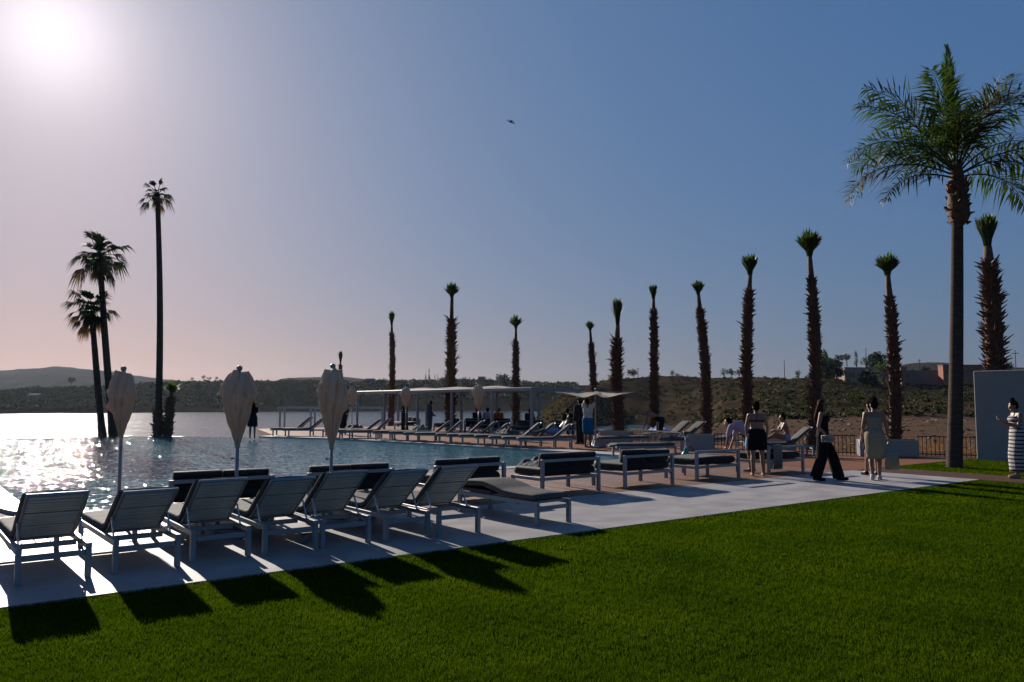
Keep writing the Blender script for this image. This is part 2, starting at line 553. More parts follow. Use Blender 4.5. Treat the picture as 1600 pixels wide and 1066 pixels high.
# ---------------------------------------------------------- terrain: dry shore on the right, rising to the scrubby hill
TC = {
    760: [(20, -6.5), (300, -6.5), (480, -7)],
    800: [(20, -.6), (38, -.6), (46, -6.5), (300, -6.5), (480, -7)],
    832: [(20, -.6), (40, -.6), (47, -6.5), (205, -6.5), (225, -5.7), (255, -5.2), (330, -6), (480, -7)],
    862: [(20, -.6), (42, -.6), (50, -6.5), (198, -6.5), (213, -5), (255, 1.4), (330, -3), (480, -7)],
    890: [(20, -.6), (42, -.6), (50, -6.5), (198, -6.5), (213, -5), (255, 4.7), (330, 1), (480, -3)],
    930: [(20, -.6), (60, -.6), (67, -6.5), (213, -6.5), (228, -5), (260, 4.4), (330, 9.4), (480, 2)],
    960: [(20, -.6), (60, -.6), (67, -6.5), (230, -6.5), (240, -5), (330, 11.5), (480, 2)],
    1038: [(20, -.6), (63, -.6), (72, -6.5), (222, -6.5), (234, -5), (275, 1), (330, 11.9), (480, 3)],
    1085: [(20, -.6), (76, -.6), (88, -4.5), (180, -5.6), (235, -2), (330, 11.7), (480, 3)],
    1130: [(20, -.6), (97, -.6), (106, -1.5), (150, -.3), (200, 1.7), (330, 11.5), (480, 4)],
    1200: [(20, -.6), (97, -.6), (110, .1), (150, 1.6), (200, 4), (260, 7.2), (330, 11.2), (480, 4)],
    1290: [(20, -.6), (97, -.6), (110, .1), (150, 2), (200, 4.6), (255, 8.6), (290, 9.0), (330, 10.5), (480, 5)],
    1400: [(20, -.6), (97, -.6), (104, .5), (135, 1.5), (150, .8), (220, 3), (290, 8.5), (330, 10.5), (480, 6)],
    1500: [(20, -.6), (97, -.6), (104, .6), (135, 2.2), (150, 1.0), (220, 4), (290, 8.5), (330, 9.5), (480, 6)],
    1700: [(20, -.6), (97, -.6), (104, .6), (135, 2.2), (150, 1.0), (220, 4), (290, 8.5), (330, 9.5), (480, 6)],
    2500: [(20, -.6), (97, -.6), (104, .6), (135, 2.2), (150, 1.0), (220, 4), (290, 8.5), (330, 9.5), (480, 6)],
}
TKEYS = sorted(TC)
RS = np.unique(np.round(np.concatenate([np.geomspace(20, 110, 90), np.geomspace(110, 480, 90)]), 3))
TZ = np.array([np.interp(RS, [a for a, b in TC[k]], [b for a, b in TC[k]]) for k in TKEYS])
MOUND = at(886, 640, 64.0)


def terrain_z(px, r):
    col = np.array([np.interp(r, RS, TZ[i]) for i in range(len(TKEYS))])
    z = float(np.interp(px, TKEYS, col))
    k = (px - 800) / FPX
    Y = r; X = k * r
    amp = min(1.0, r / 260.0)
    z += amp * 1.0 * fbm(X, Y, 0.035) + 0.10 * fbm(X, Y, 0.4, 3)
    if r > 110:
        z += 0.5 * amp * fbm(X, Y, 0.12, 4)
    return z


PXS = np.concatenate([np.arange(760, 1720, 6), np.arange(1720, 2500, 40)])
V = []
for r in RS:
    for px in PXS:
        V.append(((px - 800) / FPX * r, r, terrain_z(px, r)))
nx = len(PXS)
ii = np.arange(len(RS) - 1)[:, None] * nx + np.arange(nx - 1)[None, :]
F = np.stack([ii, ii + 1, ii + nx + 1, ii + nx], -1).reshape(-1, 4)


def terrain_mat(name, dry, mid, dark, s1, s2, flat=None):
    m = bpy.data.materials.new(name); m.use_nodes = True
    n, l = m.node_tree.nodes, m.node_tree.links
    b = n['Principled BSDF']; b.inputs['Roughness'].default_value = 0.95; b.inputs['Specular IOR Level'].default_value = 0.0
    g = n.new('ShaderNodeNewGeometry')
    n1 = n.new('ShaderNodeTexNoise'); n1.inputs['Scale'].default_value = s1; n1.inputs['Detail'].default_value = 9; n1.inputs['Roughness'].default_value = 0.65
    n2 = n.new('ShaderNodeTexNoise'); n2.inputs['Scale'].default_value = s2; n2.inputs['Detail'].default_value = 6; n2.inputs['Roughness'].default_value = 0.7
    l.new(g.outputs['Position'], n1.inputs[0]); l.new(g.outputs['Position'], n2.inputs[0])
    r1 = n.new('ShaderNodeValToRGB'); e = r1.color_ramp.elements
    e[0].position, e[0].color = 0.38, (*dark, 1); e[1].position, e[1].color = 0.66, (*dry, 1)
    x = e.new(0.5); x.color = (*mid, 1)
    l.new(n1.outputs[0], r1.inputs[0])
    r2 = n.new('ShaderNodeValToRGB'); r2.color_ramp.elements[0].position = 0.35; r2.color_ramp.elements[0].color = (0.55, 0.55, 0.55, 1)
    r2.color_ramp.elements[1].position = 0.7; r2.color_ramp.elements[1].color = (1.25, 1.25, 1.25, 1)
    l.new(n2.outputs[0], r2.inputs[0])
    mx = n.new('ShaderNodeMixRGB'); mx.blend_type = 'MULTIPLY'; mx.inputs[0].default_value = 1
    l.new(r1.outputs[0], mx.inputs[1]); l.new(r2.outputs[0], mx.inputs[2]); l.new(mx.outputs[0], b.inputs['Base Color'])
    if flat:
        # bare gravel on the low ground, scrub soil higher up
        sx = n.new('ShaderNodeSeparateXYZ'); l.new(g.outputs['Position'], sx.inputs[0])
        ad = n.new('ShaderNodeMath'); ad.operation = 'MULTIPLY_ADD'; ad.inputs[1].default_value = 1.6; l.new(n1.outputs[0], ad.inputs[0]); l.new(sx.outputs['Z'], ad.inputs[2])
        mr = n.new('ShaderNodeMapRange'); mr.inputs['From Min'].default_value = 0.4; mr.inputs['From Max'].default_value = 2.2; l.new(ad.outputs[0], mr.inputs[0])
        my = n.new('ShaderNodeMapRange'); my.inputs['From Min'].default_value = 98; my.inputs['From Max'].default_value = 112; l.new(sx.outputs['Y'], my.inputs[0])
        mm = n.new('ShaderNodeMath'); mm.operation = 'MAXIMUM'; l.new(mr.outputs[0], mm.inputs[0]); l.new(my.outputs[0], mm.inputs[1])
        r3 = n.new('ShaderNodeValToRGB'); r3.color_ramp.elements[0].position = 0.3; r3.color_ramp.elements[1].position = 0.7
        r3.color_ramp.elements[0].color = (flat[0] * .62, flat[1] * .6, flat[2] * .58, 1); r3.color_ramp.elements[1].color = (*flat, 1); l.new(n2.outputs[0], r3.inputs[0])
        m3 = n.new('ShaderNodeMixRGB'); l.new(mm.outputs[0], m3.inputs[0]); l.new(r3.outputs[0], m3.inputs[1]); l.new(mx.outputs[0], m3.inputs[2]); l.new(m3.outputs[0], b.inputs['Base Color'])
    bp = n.new('ShaderNodeBump'); bp.inputs['Strength'].default_value = 0.8; bp.inputs['Distance'].default_value = 0.6 / s2 * 0.15
    l.new(n2.outputs[0], bp.inputs['Height']); l.new(bp.outputs[0], b.inputs['Normal'])
    return m


M_TERR = terrain_mat('scrub_hill', (0.070, 0.045, 0.029), (0.033, 0.025, 0.016), (0.013, 0.014, 0.008), 0.09, 1.6, (0.105, 0.070, 0.050))
tag(obj('terrain', np_mesh('terrain', np.array(V), F, M_TERR, True)), kind='structure')


def hill(name, cols, m, back=1.25, lake=-5.35, seed=0.0, rough=1.0, bank=None):
    """a ridge: cols = (px, shore distance, ridge distance, ridge pixel row)"""
    px = np.arange(cols[0][0], cols[-1][0] + 1, 8.0)
    c = np.array(cols, float)
    sh, rd, ry = (np.interp(px, c[:, 0], c[:, k]) for k in (1, 2, 3))
    NS = 26
    V = []
    for j in range(NS + 8):
        for i in range(len(px)):
            k = (px[i] - 800) / FPX
            top = HCAM + (HOR - ry[i]) / FPX * rd[i]
            if j <= NS:
                t = j / NS
                r = sh[i] + (rd[i] - sh[i]) * t
                s = 0.12 * t + 0.88 * (t * t * (3 - 2 * t))
                if bank: s = min(1, t / bank) * 0.55 + 0.45 * max(0, (t - bank) / (1 - bank)) if t > 0 else 0
                z = lake - 1.0 + (top - lake + 1.0) * s
                z += rough * (1 - abs(2 * t - 1) ** 2) * 1.6 * fbm(k * r + seed, r, 0.02, 5)
            else:
                t = (j - NS) / 7.0
                r = rd[i] * (1 + (back - 1) * t)
                z = top - (top - lake + 2) * t * 0.9
            V.append((k * r, r, z))
    n_ = len(px)
    ii = np.arange(NS + 7)[:, None] * n_ + np.arange(n_ - 1)[None, :]
    F = np.stack([ii, ii + 1, ii + n_ + 1, ii + n_], -1).reshape(-1, 4)
    return tag(obj(name, np_mesh(name, np.array(V), F, m, True)), kind='structure')


M_SHORE = terrain_mat('far_shore', (0.024, 0.018, 0.014), (0.013, 0.012, 0.009), (0.006, 0.008, 0.006), 0.012, 0.12)
M_MOUNT = terrain_mat('far_mountain', (0.036, 0.028, 0.022), (0.025, 0.020, 0.016), (0.018, 0.015, 0.012), 0.006, 0.03)
SHORE = [(-700, 360, 520, 614), (-200, 390, 560, 613), (0, 415, 600, 612), (60, 425, 600, 607), (180, 450, 620, 606), (235, 465, 640, 599), (300, 480, 650, 597),
         (400, 505, 660, 596.5), (480, 520, 670, 596), (560, 530, 680, 598), (650, 540, 690, 598), (720, 545, 700, 597), (800, 545, 700, 598), (840, 540, 690, 601),
         (900, 540, 690, 602), (960, 560, 700, 604), (1100, 600, 720, 608)]
hill('far_shore', SHORE, M_SHORE, seed=11, rough=1.6)
hill('far_mountain', [(-900, 900, 2400, 590), (-300, 900, 2400, 584), (0, 900, 2400, 581), (40, 900, 2400, 578), (90, 900, 2400, 574.5), (130, 900, 2400, 578),
                      (165, 900, 2400, 581), (230, 900, 2400, 591), (290, 900, 2400, 598), (370, 900, 2400, 604)], M_MOUNT, seed=3, rough=5)
hill('low_mountain', [(380, 900, 1900, 604), (420, 900, 1900, 598), (450, 900, 1900, 592.5), (490, 900, 1900, 590), (545, 900, 1900, 590), (590, 900, 1900, 595), (650, 900, 1900, 603)], M_MOUNT, seed=7, rough=4)
hill('right_mountain', [(1330, 800, 1500, 590), (1380, 800, 1500, 578), (1415, 800, 1500, 571), (1450, 800, 1500, 567.5), (1490, 800, 1500, 569), (1560, 800, 1500, 575), (1800, 800, 1500, 580), (2400, 800, 1500, 585)], M_MOUNT, seed=5, rough=4)

# ---------------------------------------------------------- scattered scrub (uncountable ground cover)


def scrub(name, spots, m, n_leaf=14, seed=1):
    """spots: (x, y, z, radius, height) -> one mesh of leaf clumps"""
    rg = np.random.default_rng(seed)
    P = np.array(spots)
    n = len(P)
    c = np.repeat(P, n_leaf, 0)
    d = rg.normal(size=(n * n_leaf, 3)); d /= np.linalg.norm(d, axis=1)[:, None]
    rr = rg.uniform(0.35, 1.0, (n * n_leaf, 1))
    ctr = c[:, :3] + d * rr * np.stack([c[:, 3], c[:, 3], c[:, 4] * 0.55], 1) + np.stack([0 * c[:, 4], 0 * c[:, 4], c[:, 4] * 0.45], 1)
    s = (c[:, 3:4] * rg.uniform(0.25, 0.55, (n * n_leaf, 1)))
    a = rg.normal(size=(n * n_leaf, 3)); a /= np.linalg.norm(a, axis=1)[:, None]
    b_ = np.cross(a, rg.normal(size=(n * n_leaf, 3))); b_ /= np.linalg.norm(b_, axis=1)[:, None]
    v = np.stack([ctr - a * s, ctr + a * s * 0.6 - b_ * s * 0.7, ctr + a * s + b_ * s * 0.2, ctr - a * s * .2 + b_ * s], 1).reshape(-1, 3)
    f = np.arange(len(v)).reshape(-1, 4)
    return tag(obj(name, np_mesh(name, v, f, m)), kind='stuff')


M_SCRUB = mat('scrub_leaves', (0.022, 0.026, 0.011), 0.8, 0.0, 0.15, col2=(0.042, 0.036, 0.019), world_co=True, spec=0.2, transl=(0.25, (0.045, 0.055, 0.01)))
M_SCRUBD = mat('dark_scrub_leaves', (0.012, 0.018, 0.011), 0.8, 0.0, 0.05, col2=(0.022, 0.026, 0.014), world_co=True, spec=0.2, transl=(0.2, (0.02, 0.03, 0.008)))
M_STRAW = mat('straw', (0.15, 0.09, 0.04), 0.8, 0.2, 1.0, world_co=True, transl=(0.4, (0.24, 0.125, 0.04)), spec=0.2)
sp = []
for _ in range(5200):
    px = random.uniform(900, 1720); r = math.exp(random.uniform(math.log(100), math.log(335)))
    k = (px - 800) / FPX
    den = 0.5 + 0.8 * fbm(k * r, r, 0.03)
    if random.random() > den: continue
    z = terrain_z(px, r)
    if z < -4.6: continue
    s = random.uniform(0.25, 0.85) * (0.6 + r / 500)
    sp.append((k * r, r, z, s, s * random.uniform(0.7, 1.2)))
scrub('hillside_scrub', sp, M_SCRUB, 16, 2)
sp = []
SA = np.array(SHORE, float)
for _ in range(4200):
    px = random.uniform(-150, 900)
    sh, rd, ry = (float(np.interp(px, SA[:, 0], SA[:, k])) for k in (1, 2, 3))
    t = random.uniform(0.28, 1.0) if px < 560 else random.uniform(0.3, 1.02) ** 0.7
    r = sh + (rd - sh) * t
    s_ = 0.12 * t + 0.88 * (t * t * (3 - 2 * t)) if t <= 1 else 1
    top = HCAM + (HOR - ry) / FPX * rd
    z = -6.35 + (top + 6.35) * s_
    k = (px - 800) / FPX
    s = random.uniform(0.8, 2.4) * (1.25 if px > 600 else 0.9)
    if t > 0.97 and px < 560: s *= 0.6
    sp.append((k * r, r, z - 0.3, s, s * random.uniform(0.8, 1.3)))
scrub('far_shore_scrub', sp, M_SCRUBD, 16, 3)
# yellow rock and brush on the spur behind the pergola
sp = []
for _ in range(900):
    px = random.uniform(836, 985); r = random.uniform(206, 262)
    z = terrain_z(px, r)
    if z < -4.9: continue
    s = random.uniform(0.25, 0.95)
    sp.append(((px - 800) / FPX * r, r, z, s, s * 0.8))
M_MBRUSH = mat('mound_brush', (0.022, 0.022, 0.010), 0.9, 0.0, 0.5, col2=(0.13, 0.085, 0.04), world_co=True, spec=0.1, transl=(0.25, (0.10, 0.075, 0.025)))
scrub('spur_brush', sp, M_MBRUSH, 9, 4)
# loose stones on the dry flat
mb = MB()
for _ in range(900):
    px = random.uniform(1000, 1640); r = random.uniform(34, 96)
    if terrain_z(px, r) < -1.2: continue
    s = random.uniform(0.05, 0.2) * (0.6 + r / 90)
    z = terrain_z(px, r)
    vs = [Vector((random.uniform(-1, 1), random.uniform(-1, 1), random.uniform(0.1, 0.9))).normalized() * s * random.uniform(.7, 1.2) for _ in range(5)]
    c = Vector(((px - 800) / FPX * r, r, z - s * 0.3))
    mb.add([c + v for v in vs] + [c + Vector((0, 0, -s * 0.4))], [(0, 1, 2), (1, 2, 3), (2, 3, 4), (0, 3, 4), (0, 1, 4), (0, 2, 5), (1, 4, 5), (0, 2, 4), (1, 3, 5)])
tag(obj('loose_stones', mb, M_SAND), kind='stuff')
# dry grass along the fence
N = 26000
rg = np.random.default_rng(5)
px = rg.uniform(1005, 1660, N); r = 27.5 + rg.gamma(2.0, 3.4, N)
x = (px - 800) / FPX * r
keep = []
for i in range(N):
    u1, w1 = to_uw((x[i], r[i]))
    keep.append((u1 > 24.7) and (fbm(x[i], r[i], 0.35) > 0.02))
x, y = x[keep], r[keep]
N = len(x)
h = rg.uniform(0.10, 0.40, N); a = rg.uniform(0, 2 * np.pi, N); wd = rg.uniform(0.012, 0.03, N)
le = rg.normal(0, 0.12, (N, 2))
b0 = np.stack([x - np.cos(a) * wd, y - np.sin(a) * wd, np.full(N, -0.75)], 1)
b1 = np.stack([x + np.cos(a) * wd, y + np.sin(a) * wd, np.full(N, -0.75)], 1)
tp = np.stack([x + le[:, 0], y + le[:, 1], -0.62 + h], 1)
v = np.stack([b0, b1, tp], 1).reshape(-1, 3)
tag(obj('dry_grass', np_mesh('dry_grass', v, np.arange(len(v)).reshape(-1, 3), M_STRAW)), kind='stuff')

# ---------------------------------------------------------- lawn grass, blade by blade


def grass_mat(name):
    m = bpy.data.materials.new(name); m.use_nodes = True
    n, l = m.node_tree.nodes, m.node_tree.links
    b = n['Principled BSDF']; b.inputs['Roughness'].default_value = 0.55; b.inputs['Specular IOR Level'].default_value = 0.0
    g = n.new('ShaderNodeNewGeometry')
    nz = n.new('ShaderNodeTexNoise'); nz.inputs['Scale'].default_value = 0.9; nz.inputs['Detail'].default_value = 6
    nf = n.new('ShaderNodeTexNoise'); nf.inputs['Scale'].default_value = 60; nf.inputs['Detail'].default_value = 2
    l.new(g.outputs['Position'], nz.inputs[0]); l.new(g.outputs['Position'], nf.inputs[0])
    md = n.new('ShaderNodeMath'); md.operation = 'MULTIPLY_ADD'; md.inputs[1].default_value = 0.55
    l.new(nf.outputs[0], md.inputs[0])
    m2 = n.new('ShaderNodeMath'); m2.operation = 'MULTIPLY'; m2.inputs[1].default_value = 0.45
    l.new(nz.outputs[0], m2.inputs[0]); l.new(m2.outputs[0], md.inputs[2])
    r1 = n.new('ShaderNodeValToRGB'); e = r1.color_ramp.elements
    e[0].position, e[0].color = 0.36, (0.014, 0.033, 0.001, 1); e[1].position, e[1].color = 0.64, (0.055, 0.077, 0.002, 1)
    x_ = e.new(0.5); x_.color = (0.029, 0.054, 0.0015, 1)
    l.new(md.outputs[0], r1.inputs[0]); l.new(r1.outputs[0], b.inputs['Base Color'])
    tr = n.new('ShaderNodeBsdfTranslucent')
    hs = n.new('ShaderNodeHueSaturation'); hs.inputs['Value'].default_value = 1.5; l.new(r1.outputs[0], hs.inputs['Color']); l.new(hs.outputs[0], tr.inputs[0])
    mx = n.new('ShaderNodeMixShader'); mx.inputs[0].default_value = 0.55
    l.new(b.outputs[0], mx.inputs[1]); l.new(tr.outputs[0], mx.inputs[2]); l.new(mx.outputs[0], n['Material Output'].inputs['Surface'])
    return m


M_GRASS = grass_mat('grass_blades')


def grass(name, bands, inside, seed):
    rg = np.random.default_rng(seed)
    vs = []
    for (y0, y1, dens, bw, bh) in bands:
        xm = 0.66 * y1 + 1.3
        n = int(dens * (y1 - y0) * 2 * xm)
        y = rg.uniform(y0, y1, n); x = rg.uniform(-xm, xm, n)
        u1 = UX * x + UY * y; w1 = -UY * x + UX * y
        k = inside(u1, w1) & (np.abs(x) < 0.66 * y + 1.3)
        x, y = x[k], y[k]; n = len(x)
        # tufty height: cheap value noise from sines
        tuft = (np.sin(x * 31 + 2 * np.sin(y * 17)) + np.sin(y * 27 + 2 * np.sin(x * 23)) + np.sin((x + y) * 11)) / 6 + 0.5
        h = bh * (0.55 + 0.6 * tuft) * rg.uniform(0.6, 1.25, n)
        a = rg.uniform(0, np.pi, n); w_ = bw * rg.uniform(0.6, 1.3, n)
        la = rg.uniform(0, 2 * np.pi, n); lm = h * np.abs(rg.normal(0, 0.75, n))
        z0 = -0.021
        b0 = np.stack([x - np.cos(a) * w_, y - np.sin(a) * w_, np.full(n, z0)], 1)
        b1 = np.stack([x + np.cos(a) * w_, y + np.sin(a) * w_, np.full(n, z0)], 1)
        tp = np.stack([x + np.cos(la) * lm, y + np.sin(la) * lm, z0 + h], 1)
        vs.append(np.stack([b0, b1, tp], 1).reshape(-1, 3))
    v = np.concatenate(vs)
    return tag(obj(name, np_mesh(name, v, np.arange(len(v)).reshape(-1, 3), M_GRASS)), kind='stuff')


grass('lawn_grass', [(3.4, 5.2, 15000, 0.0021, 0.036), (5.2, 7.5, 9000, 0.0029, 0.036), (7.5, 11, 5000, 0.0042, 0.036), (11, 20, 2600, 0.007, 0.036)],
      lambda u, w: (w < 7.685) & (u < 18.09), 11)
grass('lawn_patch_grass', [(14, 26, 1500, 0.010, 0.04)], lambda u, w: (w < 10.54) & (u > 19.51) & (u < 24.25), 12)

#==OBJECTS==

# ================================================================== furniture
M_ALU = mat('white_powder_coat', (0.19, 0.225, 0.245), 0.42, 0.03, 6, bump=0.03, bscale=120)
M_SLAT = mat('grey_slat', (0.50, 0.51, 0.49), 0.6, 0.06, 9)
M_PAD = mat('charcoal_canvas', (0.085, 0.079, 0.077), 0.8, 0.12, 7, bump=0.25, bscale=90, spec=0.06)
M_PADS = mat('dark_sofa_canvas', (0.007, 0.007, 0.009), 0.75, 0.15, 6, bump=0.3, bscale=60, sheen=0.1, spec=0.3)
M_STEEL = mat('strut_steel', (0.5, 0.52, 0.54), 0.35, metal=0.6)
M_CANVAS = mat('cream_canvas', (0.46, 0.41, 0.33), 0.85, 0.08, 5, bump=0.3, bscale=25, spec=0.2, transl=(0.27, (0.50, 0.38, 0.24)))
M_POLE = mat('umbrella_pole', (0.20, 0.205, 0.21), 0.4, metal=0.2)


def cushion(path, width, th, n=18, x0=0.0, puff=0.012, crease=None):
    """padded slab following a y-z centre line, rounded all round, with a slight belly"""
    path = [Vector((0, p[0], p[1])) for p in path]
    # resample
    L = [0]
    for a, b in zip(path, path[1:]): L.append(L[-1] + (b - a).length)
    pts = []
    m_ = 26
    for i in range(m_ + 1):
        s = L[-1] * i / m_
        j = max(0, min(len(L) - 2, int(np.searchsorted(L, s) - 1)))
        t = (s - L[j]) / max(1e-6, L[j + 1] - L[j])
        pts.append(path[j].lerp(path[j + 1], t))
    mb = MB(); rows = []
    for i, p in enumerate(pts):
        d = (pts[min(i + 1, m_)] - pts[max(0, i - 1)]).normalized()
        nn = Vector((0, -d.z, d.y))
        e = min(i, m_ - i) / 1.2
        sc = min(1.0, 0.45 + 0.55 * e) if e < 1 else 1.0
        ring = []
        for k in range(n):
            t = 2 * math.pi * (k + 0.5) / n
            cx, cy = math.cos(t), math.sin(t)
            q = 0.16
            ex = math.copysign(abs(cx) ** q, cx); ey = math.copysign(abs(cy) ** (q * 1.6), cy)
            bl = puff * (1 - ex * ex) * (1 if ey > 0 else 0.2)
            if crease: bl -= crease * max(0, math.cos((i / m_) * math.pi * 6)) ** 8 * (1 if ey > 0 else 0)
            ring.append(p + Vector((x0 + ex * (width / 2) * (0.985 if sc < 1 else 1), 0, 0)) + nn * (ey * th / 2 * sc + bl))
        rows.append(ring)
    vs = [v for r_ in rows for v in r_]
    fs = []
    for i in range(len(rows) - 1):
        for k in range(n):
            k2 = (k + 1) % n
            fs.append((i * n + k, i * n + k2, (i + 1) * n + k2, (i + 1) * n + k))
    fs.append(tuple(range(n))[::-1]); fs.append(tuple((len(rows) - 1) * n + k for k in range(n)))
    return mb.add(vs, fs)


LW, LL, LH = 0.62, 1.94, 0.318                # lounger width, length, rail height
HY = 0.66                                     # hinge
MESH = {}


def shared(key, fn, smooth=False):
    if key not in MESH:
        MESH[key] = fn().mesh(key, smooth)
    return MESH[key]


def make_lounger(label, angle, group, detail=True, flat_wave=False):
    t = thing('sun_lounger', label, 'sun lounger', group=group)
    hx = LW / 2 - 0.025
    for (x, y) in ((-hx, 0.03), (hx, 0.03), (-hx, LL - 0.14), (hx, LL - 0.14)):
        obj('leg', shared('lounger_leg', lambda: MB().box((0, 0, 0.131), (0.05, 0.062, 0.262), None, 0.004)), M_ALU, t, (x, y, 0))
    for x in (-hx, hx):
        obj('side_rail', shared('lounger_rail', lambda: MB().box((0, LL / 2, 0), (0.05, LL, 0.055), None, 0.004)), M_ALU, t, (x, 0, LH - 0.0275))
    for y, z in ((0.03, 0.228), (HY - 0.16, 0.262), (LL - 0.14, 0.232)) if detail else ((0.03, 0.228),):
        obj('cross_rail', shared('lounger_cross', lambda: MB().box((0, 0, 0), (LW - 0.104, 0.035, 0.05), None, 0.004)), M_ALU, t, (0, y, z))
    if detail:
        for k in range(7):
            obj('seat_slat', shared('seat_slat', lambda: MB().box((0, 0, 0), (LW - 0.104, 0.075, 0.014))), M_SLAT, t, (0, HY + 0.08 + k * 0.155, LH - 0.022))
    a = R(angle); ca, sa = math.cos(a), math.sin(a)
    BL = 0.86 if angle > 4 else 0.62
    zb = LH - 0.01
    fr = obj('backrest_frame', shared('backrest_frame_%d' % (angle > 4), lambda: (lambda m: [m.box((sx * (LW / 2 - 0.067), BL / 2, 0), (0.026, BL, 0.03), None, 0.003) for sx in (-1, 1)] and
             m.box((0, BL - 0.013, 0), (LW - 0.162, 0.026, 0.03), None, 0.003) and m.box((0, 0.02, 0), (LW - 0.162, 0.03, 0.024)))(MB())), M_ALU, t, (0, HY, zb), None)

    fr.rotation_euler = (a, 0, R(180))   # local +y runs up the backrest
    if detail:
        y = 0.045
        for k in range(17 if angle > 4 else 12):
            obj('slat', shared('back_slat', lambda: MB().box((0, 0, 0), (LW - 0.16, 0.0345, 0.012), None, 0.002)), M_SLAT, fr, (0, y + 0.02, -0.002 if k % 2 else 0.0))
            y += 0.0455 + (0.014 if k % 5 == 4 else 0)
    else:
        obj('back_panel', shared('back_panel_%d' % (angle > 4), lambda: MB().box((0, BL / 2, 0), (LW - 0.16, BL - 0.06, 0.012))), M_SLAT, fr)
    if angle > 4:
        for sx in (-1, 1):
            top = Vector((sx * (LW / 2 - 0.045), HY - 0.36 * ca, zb + 0.36 * sa - 0.01))
            bot = Vector((sx * (LW / 2 - 0.045), HY - 0.36 * ca - 0.12, LH - 0.005))
            if detail:
                obj('strut', MB().bar(top, bot, 0.014, 0.02), M_STEEL, t)
    th = 0.085
    if flat_wave:
        path = [(0.05, LH + .045), (0.5, LH + .047), (0.78, LH + .06), (1.0, LH + .11), (1.25, LH + .15), (1.5, LH + .14), (1.75, LH + .115), (1.97, LH + .09)]
        obj('mattress', cushion(path, LW - 0.03, th, 18), M_PAD, t, smooth=True)
        obj('folded_pad', cushion([(1.05, LH + .03), (1.93, LH + .03)], LW - 0.06, 0.05, 18), M_PAD, t, smooth=True)
    elif angle > 4:
        th = 0.07; n_off = th / 2 + 0.010; BL = BL - 0.055
        q0 = (HY - 0.02 + sa * 0, LH + th / 2 - 0.004)
        path = [(HY - BL * ca + sa * n_off, zb + BL * sa + ca * n_off), (HY - 0.09 * ca + sa * n_off, zb + 0.09 * sa + ca * n_off), (HY + 0.06, LH + th / 2 + 0.006), (LL + 0.01, LH + th / 2 - 0.004)]
        key = 'mattress_%d' % angle
        if key not in MESH:
            MESH[key] = cushion(path, LW - 0.06, th, 18, crease=0.006).mesh(key, True)
        obj('mattress', MESH[key], M_PAD, t)
    else:
        key = 'mattress_flat'
        if key not in MESH:
            MESH[key] = cushion([(0.02, LH + .04), (LL + .01, LH + .04)], LW - 0.05, th, 18, crease=0.006).mesh(key, True)
        obj('mattress', MESH[key], M_PAD, t)
    return t


ORD = ['first', 'second', 'third', 'fourth', 'fifth', 'sixth', 'seventh', 'eighth', 'ninth', 'tenth', 'eleventh', 'twelfth', 'thirteenth', 'fourteenth', 'fifteenth', 'sixteenth']
row = [(1.10, 8.5, 35), (1.90, 8.49, 33), (2.65, 8.62, 37), (3.38, 8.55, 35), (4.035, 8.55, 38), (4.80, 8.48, 36), (5.47, 8.38, 38)]
extra = ['nearest the left edge', 'behind which the left closed parasol rises', '', '', '', '', 'last raised one before the flat lounger']
for i, (u_, w_, an) in enumerate(row):
    lb = '%s white slatted lounger from the left in the row along the lawn, backrest raised' % ORD[i]
    t = make_lounger(lb, an, 'loungers along the lawn')
    t.location = uw(u_, w_); t.rotation_euler = (0, 0, ROT + R(random.uniform(-1.5, 1.5)))
t = make_lounger('lounger lying flat with a bulging charcoal mattress at the right end of the lawn row', 0, 'loungers along the lawn', flat_wave=True)
t.location = uw(6.95, 8.33); t.rotation_euler = (0, 0, ROT + R(2))

# loungers across the pool, feet to the water
far_row = [(893, 38), (868, 40), (846, 40), (822, 0), (796, 36), (777, 40), (758, 42), (724, 40), (705, 38), (682, 0), (655, 0), (612, 42), (596, 38), (578, 0), (508, 40), (488, 42)]
protos = {}
FR = R(90)
FAR = []
for i, (px, an) in enumerate(far_row):
    st = 'lying flat' if an == 0 else 'with raised back'
    lb = '%s far poolside lounger counting from the open parasol, %s' % (ORD[i], st)
    py = float(np.interp(px, [480, 500, 600, 700, 800, 893], [680.8, 681.5, 685, 689.5, 694.5, 700]))
    p = gp(px, py); rz = FR + R(random.uniform(-2, 4))
    if an in protos:
        t = dup(protos[an], p, rz, lb)
    else:
        t = make_lounger(lb, an, 'loungers across the pool', detail=False)
        t.location = p; t.rotation_euler = (0, 0, rz); protos[an] = t
    FAR.append(t)

# loungers on the right-hand deck by the fence
right = [(1075, 690, 24.0, 38, 'raised lounger left of the low white planter behind the middle sofas', 20), (1098, 690, 24.0, 36, 'raised lounger partly hidden by its neighbour behind the middle sofas', 20),
         (1158, 700, 22.0, 32, 'raised lounger behind the water pipe, left of the woman in the black wrap', 12), (1010, 698, 25.0, 0, 'flat lounger where the bald person bends down', 20),
         (1050, 712, 21.5, 0, 'flat lounger strewn with towels behind the middle sofas', 15), (1245, 712, 21.5, 40, 'lounger on which the woman with the hair bun sits', 5)]
RL = []
for px, py, Y, an, lb, tw in right:
    p = gp(px, py); p = Vector((p.x, p.y, 0))
    if an in protos:
        t = dup(protos[an], p, FR + R(tw), lb, 'loungers by the fence')
    else:
        t = make_lounger(lb, an, 'loungers by the fence', detail=False); t.location = p; t.rotation_euler = (0, 0, FR + R(tw)); protos[an] = t
    RL.append(t)


